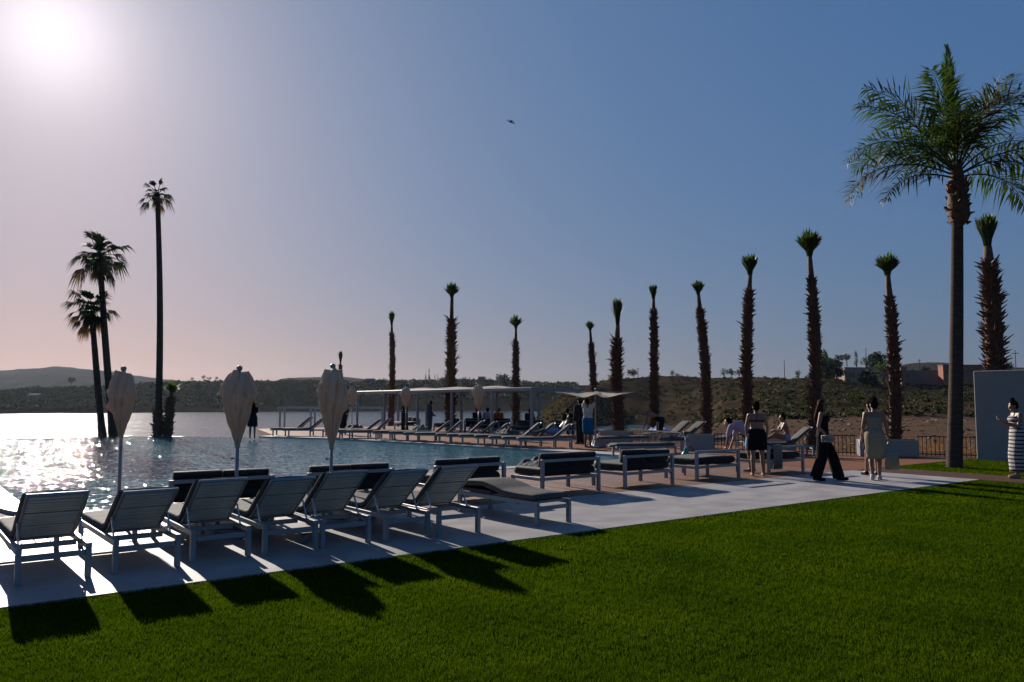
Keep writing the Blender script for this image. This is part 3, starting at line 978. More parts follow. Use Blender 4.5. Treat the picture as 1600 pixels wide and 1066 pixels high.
def make_sofa(label, group, back=True, towel=False, width=1.40):
    t = thing('outdoor_sofa', label, 'sofa', group=group)
    hw = width / 2 - 0.03
    D = 0.92
    for x in (-hw, hw):
        obj('back_post', shared('sofa_post', lambda: MB().box((0, 0, 0.31), (0.06, 0.06, 0.62), None, 0.004)), M_ALU, t, (x, 0.03, 0))
        obj('front_leg', shared('sofa_leg', lambda: MB().box((0, 0, 0.155), (0.06, 0.06, 0.31), None, 0.004)), M_ALU, t, (x, D - 0.03, 0))
        obj('side_rail', shared('sofa_side', lambda: MB().box((0, 0, 0), (0.05, D - 0.124, 0.06), None, 0.004)), M_ALU, t, (x, D / 2, 0.275))
    for y, z, nm in ((0.03, 0.275, 'back_rail'), (D - 0.03, 0.275, 'front_rail'), (0.03, 0.595, 'top_rail')):
        obj(nm, shared('sofa_rail', lambda: MB().box((0, 0, 0), (width - 0.124, 0.05, 0.05), None, 0.004)), M_ALU, t, (0, y, z))
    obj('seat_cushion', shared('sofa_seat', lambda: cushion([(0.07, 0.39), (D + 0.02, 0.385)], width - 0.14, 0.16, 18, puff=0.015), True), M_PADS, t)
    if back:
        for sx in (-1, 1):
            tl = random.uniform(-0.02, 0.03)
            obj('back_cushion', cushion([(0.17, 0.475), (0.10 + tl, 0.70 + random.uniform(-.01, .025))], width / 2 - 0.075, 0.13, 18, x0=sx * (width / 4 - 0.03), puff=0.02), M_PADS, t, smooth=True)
    return t


sofas = [(0.10, 11.0, True, 'low sofa with dark cushions at the left edge beyond the first lounger'), (3.40, 11.02, True, 'dark two-seat sofa beyond the third and fourth loungers'),
         (5.28, 11.0, True, 'dark two-seat sofa beyond the fifth and sixth loungers'), (7.40, 10.98, True, 'dark two-seat sofa just behind the flat lounger'),
         (9.58, 10.98, True, 'dark sofa right of the flat lounger, white frame facing the lawn'), (11.50, 10.88, True, 'dark sofa in the middle of the row with one long back cushion'),
         (13.72, 11.0, False, 'sofa without back cushions beside the woman in the black wrap'), (16.22, 11.05, False, 'rightmost sofa with a towel hung over its back rail')]
for u_, w_, bk, lb in sofas:
    t = make_sofa(lb, 'sofas along the near pool side', bk)
    t.location = uw(u_, w_); t.rotation_euler = (0, 0, ROT + R(random.uniform(-1, 1)))
# sofas under the pergola
for u_, w_, rz, lb in ((23.6, 30.2, 95, 'dark sofa under the pergola right of the nearer thorny palm'), (23.4, 33.0, 90, 'dark sofa under the pergola behind the orange shirt'),
                       (23.5, 36.6, 88, 'dark sofa under the pergola beside the person in the tunic'), (23.4, 40.8, 92, 'dark sofa under the pergola left of the person in the tunic')):
    t = make_sofa(lb, 'sofas under the pergola'); t.location = uw(u_, w_); t.rotation_euler = (0, 0, ROT + R(rz))
# towel on the last sofa, towels on the loungers
M_TOW = mat('grey_green_towel', (0.10, 0.12, 0.11), 0.95, 0.2, 30, bump=0.5, bscale=150, sheen=0.3)
M_TOWB = mat('blue_towel', (0.12, 0.22, 0.42), 0.95, 0.25, 20, bump=0.5, bscale=150, sheen=0.3)
M_TOWW = mat('pale_towel', (0.55, 0.53, 0.52), 0.95, 0.1, 20, bump=0.5, bscale=150, sheen=0.3)
M_CLOTH = mat('dark_clothes', (0.035, 0.035, 0.045), 0.9, 0.3, 20, bump=0.5, bscale=60)


def drape(w, front, back, th=0.012, seed=0):
    """cloth hung over a rail at the origin along x"""
    rg = random.Random(seed); mb = MB(); nx_ = 10
    prof = [(-0.045, -front), (-0.048, -front * .5), (-0.045, -0.02), (-0.02, 0.03), (0.02, 0.03), (0.045, -0.02), (0.05, -back * .5), (0.047, -back)]
    vs = []
    for i in range(nx_ + 1):
        x = (i / nx_ - 0.5) * w; f = 0.012 * math.sin(i * 1.9 + seed)
        for (y, z) in prof:
            vs.append((x, y + f * abs(z) / front * (1 if y < 0 else -1), z))
    n_ = len(prof)
    fs = [(i * n_ + j, (i + 1) * n_ + j, (i + 1) * n_ + j + 1, i * n_ + j + 1) for i in range(nx_) for j in range(n_ - 1)]
    return mb.add(vs, fs)


def solid(o, th):
    md = o.modifiers.new('thickness', 'SOLIDIFY'); md.thickness = th
    return o


def crumple(rx, ry, h, seed, n=22):
    mb = MB(); vs = []
    for j in range(n + 1):
        for i in range(n + 1):
            x, y = i / n * 2 - 1, j / n * 2 - 1
            e = max(0.0, 1 - max(abs(x), abs(y)) ** 3)
            z = h * e * (0.45 + 0.55 * abs(noise.noise(Vector((x * 2.2 + seed, y * 2.2, seed)))) * 2)
            vs.append((x * rx * (1 + .15 * noise.noise(Vector((y * 2, seed, 0)))), y * ry * (1 + .15 * noise.noise(Vector((x * 2, 0, seed)))), z))
    fs = [(j * (n + 1) + i, j * (n + 1) + i + 1, (j + 1) * (n + 1) + i + 1, (j + 1) * (n + 1) + i) for j in range(n) for i in range(n)]
    return mb.add(vs, fs)


p = uw(15.85, 11.08, 0.625)
o = obj('towel', drape(0.34, 0.52, 0.3, seed=3), M_TOW, None, p, (0, 0, ROT), True); solid(o, 0.006)
tag(o, 'grey green towel hanging over the rail of the rightmost sofa', 'towel')
o = obj('towel', crumple(0.3, 0.42, 0.16, 2.2), M_TOWB, None, gp(1030, 690) + Vector((0, 0, 0.45)), (0, 0, 0.4), True)
tag(o, 'blue and white towel heaped beside the bald bending person', 'towel')
for (px, py, lb, s, m_) in ((1052, 711, 'dark clothes heaped on the towel-strewn flat lounger', 5, M_CLOTH), (955, 722, 'dark clothes lying on the sofa right of the flat lounger', 7, M_CLOTH)):
    q = gp(px, py); o = obj('clothes_heap', crumple(0.42, 0.3, 0.16, s), m_, None, (q.x, q.y, 0.445 if s == 5 else 0.47), (0, 0, ROT), True)
    if s == 7: o.location = uw(9.45, 11.62, 0.475)
    tag(o, lb, 'clothes')
for i, k_ in enumerate((3, 9, 13)):
    o = obj('clothes_heap', crumple(0.3, 0.4, 0.22, 11 + i), (M_CLOTH, M_TOW, M_CLOTH)[i], None, FAR[k_].location + Vector((-0.7, 0, 0.445)), (0, 0, ROT), True)
    tag(o, ('dark bundle on the flat far lounger nearest the open parasol', 'grey bundle on the flat far lounger in mid row', 'dark bundle on the flat far lounger towards the lake')[i], 'clothes')
# a drinking glass under a lounger
M_GLASS = mat('smoky_glass', (0.10, 0.13, 0.15), 0.08, spec=0.6)
g = thing('drinking_glass', 'small dark drinking glass on the paving under the fourth lounger', 'glass', uw(3.72, 9.02))
obj('cup', MB().lathe([(0.034, 0), (0.038, 0.01), (0.042, 0.10), (0.040, 0.10), (0.035, 0.014), (0.0, 0.013)], 18), M_GLASS, g, smooth=True)
obj('drink', MB().lathe([(0.034, 0.015), (0.038, 0.06), (0.0, 0.06)], 18), M_GLASS, g)

# ------------------------------------------------------------------ closed parasols


def canvas_mesh(h, rmax, seed, flap, up=0.0):
    """folded canopy: h tall, from the tie at z=0 to the crown"""
    rg = random.Random(seed)
    NZ, NA = 72, 144
    prof_t = [0, 0.06, 0.18, 0.36, 0.54, 0.66, 0.75, 0.85, 0.93, 1.0]
    prof_r = [0.13, 0.17, 0.34, 0.62, 0.86, 0.98, 1.0, 0.92, 0.78, 0.60]
    ph = [rg.uniform(0, 6.28) for _ in range(8)]
    tipz = [rg.uniform(-0.03, 0.05) for _ in range(8)]
    vs = []
    for i in range(NZ + 1):
        t = i / NZ
        r0 = float(np.interp(t, prof_t, prof_r)) * rmax
        for k in range(NA):
            th = 2 * math.pi * k / NA
            tw = 0.55 * math.sin(t * 2.0 + ph[0]) + 0.12 * math.sin(2 * th + ph[4])
            pl = abs(math.sin(4 * (th + tw))) ** 0.6                  # eight pleats with sharp valleys
            fine = abs(math.sin(9.5 * th + ph[1] + 2.5 * t)) ** 0.8
            low = max(0.0, 1 - t / 0.7)
            fold = 0.27 * pl + (0.07 + 0.13 * low) * fine
            # two lengths of cloth wound slantwise round the shoulder
            band = 0.0
            for q_, (c0, am, sh_) in enumerate(((0.60, 0.10, ph[2]), (0.76, 0.09, ph[3]))):
                dz = t - (c0 + am * math.sin(th + sh_))
                band += 0.11 * math.exp(-(dz / 0.04) ** 2) if dz < 0 else 0.11 * math.exp(-(dz / 0.16) ** 2)
            nz = 0.06 * noise.noise(Vector((math.cos(th) * 1.8 + seed, math.sin(th) * 1.8, t * 3.0)))
            q3 = Vector((math.cos(th) * 1.5 + seed * 2, math.sin(th) * 1.5, t * 2.6 + 0.6 * th / 6.28))
            crease = 0.17 * (1 - min(1.0, 3.2 * abs(noise.noise(q3)))) * min(1.0, t * 2.5)
            r = r0 * (0.61 + fold + band + nz + crease)
            x = r * math.cos(th); y = r * math.sin(th)
            for (fth, ft, fw, fl) in flap:                            # a corner of cloth that sticks out
                d = (th - fth + math.pi) % (2 * math.pi) - math.pi
                g_ = math.exp(-(d / 0.32) ** 2 - ((t - ft) / fw) ** 2) * fl
                x += math.cos(fth) * g_; y += math.sin(fth) * g_
            z = t * h
            if t > 0.86:
                j = int(((th + tw) % (2 * math.pi)) / (2 * math.pi) * 8) % 8
                z += (tipz[j] + 0.02 * abs(math.sin(4 * (th + tw)))) * (t - 0.86) / 0.14
            z += 0.02 * math.sin(6 * th + 20 * t) * math.sin(math.pi * t)
            vs.append((x, y, z))
    fs = [(i * NA + k, i * NA + (k + 1) % NA, (i + 1) * NA + (k + 1) % NA, (i + 1) * NA + k) for i in range(NZ) for k in range(NA)]
    vs.append((0, 0, h + 0.03)); top_ = len(vs) - 1
    fs += [(NZ * NA + k, NZ * NA + (k + 1) % NA, top_) for k in range(NA)]
    return MB().add(vs, fs)


def parasol(label, loc, ztop, zcan, rmax, seed, flap, group, rz=0.0, s=1.0):
    t = thing('closed_parasol', label, 'parasol', loc, rz, group)
    h = ztop - zcan - 0.12
    obj('pole', MB().lathe([(0.024, 0), (0.024, zcan + 0.1), (0.019, zcan + 0.1), (0.019, ztop - 0.08)], 14), M_POLE, t, smooth=True)
    b = obj('base_plate', MB().box((0, 0, 0.03), (0.5, 0.5, 0.06), None, 0.01), M_POLE, t); obj('socket', MB().lathe([(0.035, 0.06), (0.035, 0.32), (0.026, 0.33)], 14), M_POLE, b)
    k = obj('crank_knob', MB().tube([(0, 0, 0), (-0.03, 0, 0), (-0.034, 0, 0), (-0.058, 0, 0)], [0.008, 0.008, 0.017, 0.015], 10), M_POLE, t, (-0.022, 0, zcan - 0.13))
    c = obj('canopy', canvas_mesh(h, rmax, seed, flap), M_CANVAS, t, (0, 0, zcan), smooth=True)
    obj('tie_strap', MB().lathe([(rmax * 0.175, -0.012), (rmax * 0.18, 0.012)], 16), M_CANVAS, c, (0, 0, 0.03))
    obj('finial', MB().lathe([(0.014, 0), (0.016, 0.03), (0.034, 0.05), (0.042, 0.075), (0.034, 0.10), (0.0, 0.115)], 14), M_POLE, t, (0, 0, ztop - 0.115), smooth=True)
    return t


def on_ray(px, w_):
    k = (px - 800) / FPX
    Y = w_ / (UX - UY * k)
    return Vector((k * Y, Y, 0))


p = on_ray(193, 12.55)
parasol('leftmost closed cream parasol with a cloth corner sticking out, near the glittering water', p, HCAM + (HOR - 572) / FPX * p.y, HCAM + (HOR - 690) / FPX * p.y, 0.165, 3, [(math.pi * 0.98, 0.72, 0.07, 0.09), (math.pi * 1.02, 0.52, 0.06, 0.07)], 'closed parasols along the lawn row')
p = on_ray(374, 10.72)
parasol('closed cream parasol between the third and fourth loungers', p, HCAM + (HOR - 571) / FPX * p.y, HCAM + (HOR - 700) / FPX * p.y, 0.20, 8, [(math.pi * 1.0, 0.74, 0.10, 0.05)], 'closed parasols along the lawn row')
p = on_ray(520, 10.75)
parasol('closed cream parasol with a smooth bulging body, right of three in front', p, HCAM + (HOR - 568) / FPX * p.y, HCAM + (HOR - 702) / FPX * p.y, 0.20, 21, [(0.1, 0.58, 0.10, 0.05)], 'closed parasols along the lawn row')
for px, u0, lb, sd in ((748, 20.6, 'closed parasol across the pool in front of the orange shirt', 31), (635, 20.9, 'closed parasol across the pool behind the woman in the dark dress', 37), (551, 20.4, 'closed parasol across the pool beside the bulging front parasol', 41)):
    k = (px - 800) / FPX; Y = u0 / (UX * k + UY)
    p = Vector((k * Y, Y, 0))
    parasol(lb, p, 2.45, 1.18, 0.25, sd, [(math.pi * (1 if sd != 41 else 0), 0.75, 0.12, 0.12)], 'closed parasols across the pool')

# open parasol held by the man in the white shirt
p = Vector((0, 0, 0)); p.x, p.y = (930 - 800) / FPX * 28.6, 28.6
t = thing('open_parasol', 'open white square parasol being set up by the man in blue shorts', 'parasol', p, ROT + R(8))
obj('pole', MB().lathe([(0.024, 0), (0.024, 2.02)], 12), M_ALU, t)
obj('base_plate', MB().box((0, 0, 0.03), (0.5, 0.5, 0.06), None, 0.01), M_POLE, t)
obj('finial', MB().lathe([(0.012, 2.02), (0.03, 2.06), (0.034, 2.09), (0.0, 2.14)], 12), M_POLE, t)
n = 20; vs = []
for j in range(n + 1):
    for i in range(n + 1):
        x, y = i / n * 2 - 1, j / n * 2 - 1
        rim = max(abs(x), abs(y)); dg_ = min(abs(x), abs(y)) / max(1e-6, rim) if rim > 0 else 1
        z = 2.0 - 0.02 * rim - 0.17 * math.sin(math.pi * min(1, rim)) * (1 - 0.6 * dg_) - 0.05 * rim * (1 - dg_)
        vs.append((x * 1.02, y * 1.02, z + 0.02 * noise.noise(Vector((x * 3, y * 3, 1)))))
fs = [(j * (n + 1) + i, j * (n + 1) + i + 1, (j + 1) * (n + 1) + i + 1, (j + 1) * (n + 1) + i) for j in range(n) for i in range(n)]
M_WCAN = mat('white_canvas', (0.5, 0.49, 0.48), 0.85, 0.05, 6, spec=0.2, transl=(0.55, (0.80, 0.76, 0.70)))
o = obj('canopy', MB().add(vs, fs), M_WCAN, t, smooth=True); solid(o, 0.006)
for k in range(4):
    a = R(45 + 90 * k)
    obj('rib', MB().bar((0, 0, 1.99), (1.41 * math.cos(a), 1.41 * math.sin(a), 1.965), 0.018, 0.02), M_ALU, t)

# ------------------------------------------------------------------ pergolas
t = thing('pergola', 'long white pergola with canvas roof across the pool', 'pergola', uw(0, 0), ROT)
PW = [28.3, 31.4, 35.0, 38.5, 42.4, 46.0]
PH = 2.27
for w_ in PW:
    for u_ in (22.3, 25.2):
        obj('post', shared('pergola_post', lambda: MB().box((0, 0, PH / 2 - 0.08), (0.12, 0.12, PH - 0.16), None, 0.006)), M_ALU, t, (u_, w_, 0))
    obj('cross_beam', shared('pergola_cross', lambda: MB().box((0, 0, 0), (2.776, 0.10, 0.14), None, 0.006)), M_ALU, t, (23.75, w_, PH - 0.08))
for u_ in (22.3, 25.2):
    obj('long_beam', shared('pergola_beam', lambda: MB().box((0, 37.15, 0), (0.12, 17.82, 0.16), None, 0.006)), M_ALU, t, (u_, 0, PH - 0.08))
for i, (a, b_) in enumerate(zip(PW, PW[1:])):
    if i in (0, 4): continue
    vs = []
    for j in range(13):
        for k in range(13):
            x, y = j / 12, k / 12
            vs.append((22.38 + 2.74 * x, a + 0.06 + (b_ - a - 0.12) * y, PH + 0.03 + 0.12 * math.sin(math.pi * y) * math.sin(math.pi * x) + 0.012 * math.sin(15 * x)))
    fs = [(j * 13 + k, (j + 1) * 13 + k, (j + 1) * 13 + k + 1, j * 13 + k + 1) for j in range(12) for k in range(12)]
    solid(obj('roof_canvas', MB().add(vs, fs), M_CANVAS, t, smooth=True), 0.01)
t = thing('pergola', 'low white pergola frame on the lower terrace left of the long one', 'pergola', (0, 0, 0))
zt = HCAM - (636 - HOR) / FPX * 62
xs = [(px - 800) / FPX * 62 for px in (439, 487, 530, 598)]
for x in xs:
    for y in (62.0, 64.6):
        obj('post', MB().box((x + (y - 62) * (x / 62) * 0.5, y, (zt - 1.3) / 2 - 0.08), (0.13, 0.13, zt + 1.3 - 0.16), None, 0.006), M_ALU, t)
for y in (62.0, 64.6):
    obj('long_beam', MB().box(((xs[0] + xs[-1]) / 2, y, zt - 0.07), (xs[-1] - xs[0] + 0.4, 0.13, 0.15), None, 0.006), M_ALU, t)

# ------------------------------------------------------------------ wall, planters, fence
o = obj('garden_wall', MB().box((0, -6.2, 1.1), (0.3, 12.4, 2.82), None, 0.012), M_WHITE, None, uw(24.42, 10.35), (0, 0, ROT))
tag(o, 'tall white rendered garden wall at the right edge', 'wall')


def planter(label, p0, p1, h, d=0.45):
    p0, p1 = Vector(p0), Vector(p1)
    c = (p0 + p1) / 2; L = (p1 - p0).length; rz = math.atan2(p1.y - p0.y, p1.x - p0.x)
    t = thing('planter', label, 'planter', (c.x, c.y, 0), rz)
    obj('box', MB().box((0, 0, h / 2), (L, d, h), None, 0.01), M_WHITE, t)
    obj('soil', MB().box((0, 0, h + 0.002), (L - 0.12, d - 0.12, 0.02)), M_SOIL, t)
    return t


def at_z0(px, Y):
    return Vector(((px - 800) / FPX * Y, Y, 0))


planter('low white planter wall behind the woman in the cream dress', at_z0(1337, 24.3), at_z0(1428, 24.0), 0.50)
planter('low white planter wall left of the fourth thorny palm from the right', at_z0(1062, 27.0), at_z0(1113, 26.6), 0.56)
planter('low white planter behind the man in blue shorts', at_z0(938, 31.5), at_z0(985, 31.0), 0.50)
planter('low white planter behind the seated woman with the bun', at_z0(1190, 25.6), at_z0(1240, 25.2), 0.52)
M_IRON = mat('black_iron', (0.02, 0.02, 0.022), 0.5)


def fence(label, p0, p1, h=0.62, m_=None, step=0.115):
    p0, p1 = Vector(p0), Vector(p1)
    L = (p1 - p0).length; rz = math.atan2(p1.y - p0.y, p1.x - p0.x)
    t = thing('fence', label, 'fence', (p0.x, p0.y, 0), rz)
    m_ = m_ or M_IRON
    for z in (0.07, h - 0.03):
        obj('rail', MB().box((L / 2, 0, z), (L, 0.02, 0.03)), m_, t)
    k = 0.0
    key = 'picket_%d' % round(h * 100)
    while k < L:
        obj('picket', shared(key, lambda: MB().box((0, 0, h / 2), (0.02, 0.014, h))), m_, t, (k, 0.018, 0))
        k += step
    return t


fence('black picket fence between the wall and the cream dress planter', at_z0(1430, 24.2), at_z0(1526, 23.4))
fence('black picket fence left of the cream dress planter', at_z0(1240, 25.4), at_z0(1336, 24.5))
fence('black picket fence left of the leaning thorny palm', at_z0(985, 31.2), at_z0(1062, 27.3), 0.6)
fence('black picket fence behind the water pipe', at_z0(1114, 26.6), at_z0(1190, 25.8), 0.6)
fence('white picket screen beside the man in blue shorts', at_z0(888, 33.2), at_z0(914, 32.4), 0.75, M_ALU, 0.16)

# ------------------------------------------------------------------ water pipe on a small table
p = uw(14.15, 12.35)
t = thing('side_table', 'small white side table carrying the green water pipe', 'side table', p, ROT)
obj('table_top', MB().box((0, 0, 0.34), (0.5, 0.5, 0.03), None, 0.005), M_ALU, t)
for sx in (-1, 1):
    for sy in (-1, 1):
        obj('leg', MB().box((sx * 0.22, sy * 0.22, 0.162), (0.04, 0.04, 0.325)), M_ALU, t)
M_GREEN = mat('green_glass', (0.03, 0.22, 0.13), 0.06, spec=0.7)
M_BLACK = mat('black_clay', (0.015, 0.014, 0.014), 0.6)
t = thing('water_pipe', 'green glass water pipe with steel stem and black bowl behind the sofa rail', 'water pipe', p + Vector((0.05, 0, 0.357)))
obj('glass_base', MB().lathe([(0.05, 0), (0.10, 0.01), (0.115, 0.05), (0.10, 0.10), (0.05, 0.15), (0.032, 0.19), (0.036, 0.22)], 20), M_GREEN, t, smooth=True)
obj('stem', MB().lathe([(0.016, 0.2), (0.028, 0.23), (0.016, 0.26), (0.013, 0.40), (0.024, 0.42), (0.013, 0.44), (0.018, 0.48)], 14), M_STEEL, t, smooth=True)
obj('tray', MB().lathe([(0.0, 0.475), (0.07, 0.485), (0.075, 0.49), (0.0, 0.487)], 18), M_STEEL, t)
obj('bowl', MB().lathe([(0.018, 0.49), (0.022, 0.52), (0.05, 0.56), (0.052, 0.60), (0.0, 0.60)], 16), M_BLACK, t, smooth=True)
obj('hose', MB().tube([(0.03, 0, 0.24), (0.12, 0.02, 0.26), (0.22, 0.05, 0.15), (0.27, 0.08, 0.02), (0.28, 0.0, -0.10), (0.25, -0.1, -0.2)], 0.012, 8), M_BLACK, t, smooth=True)

# white carrier bags beside the man in blue shorts
M_BAG = mat('white_plastic_bag', (0.55, 0.55, 0.55), 0.5, 0.1, 12, bump=0.6, bscale=30, transl=(0.2, (0.6, 0.6, 0.6)))
o = obj('carrier_bag', crumple(0.22, 0.18, 0.42, 4.4), M_BAG, None, gp(934, 699), (0, 0, 0.3), True); solid(o, 0.004)
tag(o, 'crumpled white carrier bag on the deck by the bare feet', 'bag')

#==PALMS==

# ================================================================== palms
M_BARK = mat('palm_bark', (0.085, 0.044, 0.028), 0.9, 0.35, 6, bump=0.8, bscale=14)
M_STUB = mat('palm_leaf_stub', (0.125, 0.060, 0.034), 0.7, 0.4, 8, transl=(0.22, (0.22, 0.09, 0.04)))
M_GTRUNK = mat('smooth_grey_trunk', (0.068, 0.050, 0.040), 0.9, 0.3, 5, spec=0.05, bump=0.6, bscale=10, stretch=(1, 1, 6))
M_FROND = mat('palm_frond', (0.022, 0.050, 0.012), 0.5, 0.25, 3, spec=0.5, transl=(0.38, (0.06, 0.105, 0.012)))
M_FRONDY = mat('yellowing_frond', (0.05, 0.05, 0.010), 0.6, 0.25, 3, spec=0.15, transl=(0.35, (0.09, 0.08, 0.012)))
M_FROND2 = mat('fan_palm_leaf', (0.018, 0.036, 0.014), 0.6, 0.25, 3, spec=0.1, transl=(0.25, (0.035, 0.06, 0.015)))
M_DEAD = mat('dead_leaf', (0.13, 0.085, 0.045), 0.85, 0.3, 6, transl=(0.2, (0.2, 0.12, 0.05)))


def spine(p0, p1, bend, n=14):
    """gently bent centre line from p0 to p1; bend = sideways offset (x, y) at mid height"""
    p0, p1 = Vector(p0), Vector(p1)
    out = []
    for i in range(n + 1):
        t = i / n
        q = p0.lerp(p1, t); s = math.sin(math.pi * t)
        out.append(q + Vector((bend[0] * s, bend[1] * s, 0)))
    return out


def along(pts, t):
    x = t * (len(pts) - 1); i = min(int(x), len(pts) - 2)
    return pts[i].lerp(pts[i + 1], x - i)


def stub_mesh(pts, t0, t1, rfun, n, ln, seed, wid=0.05, droop=0.0):
    """old leaf bases: wedge-shaped boots that stick out of the trunk"""
    rg = random.Random(seed); mb = MB()
    for i in range(n):
        t = t0 + (t1 - t0) * (i + rg.random()) / n
        a = i * 2.39996 + rg.uniform(-.2, .2)
        c = along(pts, t); r = rfun(t)
        o = Vector((math.cos(a), math.sin(a), 0)); s = Vector((-math.sin(a), math.cos(a), 0)); up = Vector((0, 0, 1))
        L = ln * rg.uniform(0.45, 1.25) * (1 if rg.random() > .06 else 1.7)
        el = rg.uniform(0.25, 1.25) - droop
        d = (o * math.cos(el) + up * math.sin(el))
        w_ = wid * rg.uniform(0.7, 1.3)
        b = c + o * r * 0.82
        th = up * 0.045 - o * 0.01
        tip = b + d * L + s * rg.uniform(-.03, .03)
        mb.add([b - s * w_ - th, b + s * w_ - th, b + s * w_ * .8 + th, b - s * w_ * .8 + th, tip - s * w_ * 0.45, tip + s * w_ * 0.45, tip + up * 0.02],
               [(0, 1, 5, 4), (1, 2, 6, 5), (3, 0, 4, 6), (2, 3, 6), (4, 5, 6)])
    return mb


def fan_leaf_geo(mb, base, d, up, size, rg, n=16, spread=2.2, droop=0.25):
    """one fan leaf: pleated segments spreading from the hastula"""
    d = d.normalized(); s = d.cross(up)
    if s.length < 1e-3: s = Vector((1, 0, 0))
    s.normalize(); nn = s.cross(d).normalized()
    for k in range(n):
        a = (k / (n - 1) - 0.5) * spread
        L = size * (1 - 0.25 * abs(a) / (spread / 2)) * rg.uniform(0.85, 1.1)
        q = d * math.cos(a) + s * math.sin(a)
        t_ = (s * math.cos(a) - d * math.sin(a))
        w_ = size * 0.045
        m1 = base + q * L * 0.55 + nn * 0.02 * size * (1 if k % 2 else -1)
        tip = base + q * L + Vector((0, 0, -1)) * L * droop * rg.uniform(0.5, 1.4)
        mb.add([base, m1 - t_ * w_, m1 + t_ * w_, tip], [(0, 1, 2), (1, 3, 2)])


def tied_palm(label, base, top_px, crown_px, Yd, rb, neck, seed, shape, stub_len=0.22, bend=(0, 0)):
    """transplanted fan palm: shaggy trunk, bare neck, leaves tied up in a tuft"""
    rg = random.Random(seed)
    base = Vector(base)
    top = at(crown_px[0], crown_px[1], Yd)         # where the tuft begins
    tip = at(top_px[0], top_px[1], Yd)
    t = thing('thorny_palm', label, 'palm', base, group='transplanted palms with tied crowns')
    top, tip = top - base, tip - base
    pts = spine((0, 0, -0.3), top, bend, 16)

    def rf(x):
        sh = float(np.interp(x, [0, 0.06, 0.3, 0.6, neck - 0.12, neck + 0.03, 1.0], [1.1, 1.04, 0.98, 0.96, 0.86, 0.56, 0.46]))
        return rb * sh
    obj('trunk', MB().tube(pts, [rf(i / 16) for i in range(17)], 12), M_BARK, t, smooth=True)
    Ht = top.z
    nst = int(125 * Ht * neck)
    o = obj('leaf_stubs', stub_mesh(pts, 0.01, neck, rf, nst, stub_len * 0.82, seed, 0.040), M_STUB, t); tag(o, kind='stuff')
    mb = MB(); H = (tip - top).length
    n, flare, droop, wide = shape
    for i in range(n):
        a = rg.uniform(0, 6.283); e = flare * math.sqrt(rg.random())
        L = H * rg.uniform(0.72, 1.05) * (1 - 0.25 * e)
        d0 = Vector((math.cos(a) * 0.25 * e, math.sin(a) * 0.25 * e, 1)).normalized()
        d1 = Vector((math.cos(a) * e * wide, math.sin(a) * e * wide, 1 - droop * e)).normalized()
        b0 = top + Vector((math.cos(a), math.sin(a), 0)) * rf(1) * 0.6 - Vector((0, 0, 0.15))
        s = Vector((-math.sin(a + rg.uniform(-.8, .8)), math.cos(a), 0)).normalized()
        p1 = b0 + d0 * L * 0.45; p2 = p1 + d1 * L * 0.42; p3 = p2 + d1 * L * 0.22 + Vector((0, 0, -0.06 * L * e)) + s * rg.uniform(-.06, .06)
        w_ = 0.034 * (0.8 + H / 2.2)
        mb.add([b0 - s * w_ * .5, b0 + s * w_ * .5, p1 - s * w_ * 1.2, p1 + s * w_ * 1.2, p2 - s * w_, p2 + s * w_, p3], [(0, 1, 3, 2), (2, 3, 5, 4), (4, 5, 6)])
        if i % 2 == 0:      # finer split tips
            for _ in range(2):
                dd = (d1 + Vector((rg.uniform(-.35, .35), rg.uniform(-.35, .35), rg.uniform(-.1, .3)))).normalized()
                mb.add([p1, p1 + s * w_ * .8, p1 + dd * L * 0.6], [(0, 1, 2)])
    obj('tied_crown', mb, M_FROND, t)
    return t


# (label, base px x, depth, tuft start (px), tuft tip (px), trunk radius, neck, (leaves, flare, droop, wide), stub length)
TP = [
    ('slim thorny palm behind the dark-dressed woman, leftmost of the tall row', 611, 58, (612, 508), (614, 484), 0.21, .86, (110, .35, .0, .8), .22),
    ('stout thorny palm with a long bare neck and round tuft, left of the far parasol', 704, 46, (706, 464), (708, 437), 0.27, .80, (240, .85, .45, 1.0), .32),
    ('thorny palm over the canvas roof with a lopsided tuft', 806, 58, (806, 513), (807, 489), 0.25, .86, (150, .8, .5, 1.1), .3),
    ('short thorny palm behind the open parasol', 926, 56, (922, 516), (921, 498), 0.25, .88, (130, .7, .6, 1.0), .24),
    ('very shaggy thorny palm right of the open parasol with a thin pointed tuft', 967, 45, (965, 508), (963, 463), 0.33, .78, (120, .3, .0, .7), .36),
    ('straight thorny palm with a small pointed tuft behind the bald person', 1021, 42.5, (1021, 467), (1022, 441), 0.21, .84, (130, .45, .2, .8), .24),
    ('thorny palm leaning left with a blunt dark tuft', 1102, 41, (1091, 460), (1088, 434), 0.27, .82, (170, .55, .6, 1.0), .24),
    ('thorny palm with glossy lower stubs behind the woman in the black wrap', 1167, 35, (1172, 430), (1174, 391), 0.26, .84, (150, .6, .2, .9), .24),
    ('tall thorny palm with a wide fan tuft behind the woman in black', 1267, 32.5, (1265, 400), (1273, 354), 0.26, .80, (300, .8, .2, 1.05), .22),
    ('thorny palm with a broad brush tuft right of the cream dress', 1393, 33, (1387, 430), (1386, 389), 0.27, .80, (280, .85, .25, 1.15), .22),
    ('shaggy thorny palm rising behind the white wall', 1552, 29, (1543, 385), (1545, 330), 0.37, .84, (170, .45, .1, .9), .38),
    ('distant thin thorny palm peeping over the bulging front parasol', 533, 66, (532, 566), (532, 547), 0.17, .92, (80, .3, .0, .6), .15),
]
RBS = [0.165, 0.21, 0.19, 0.19, 0.27, 0.17, 0.205, 0.195, 0.2, 0.215, 0.3, 0.15]
NKS = [0.92, 0.84, 0.87, 0.87, 0.87, 0.92, 0.9, 0.91, 0.88, 0.88, 0.92, 0.95]
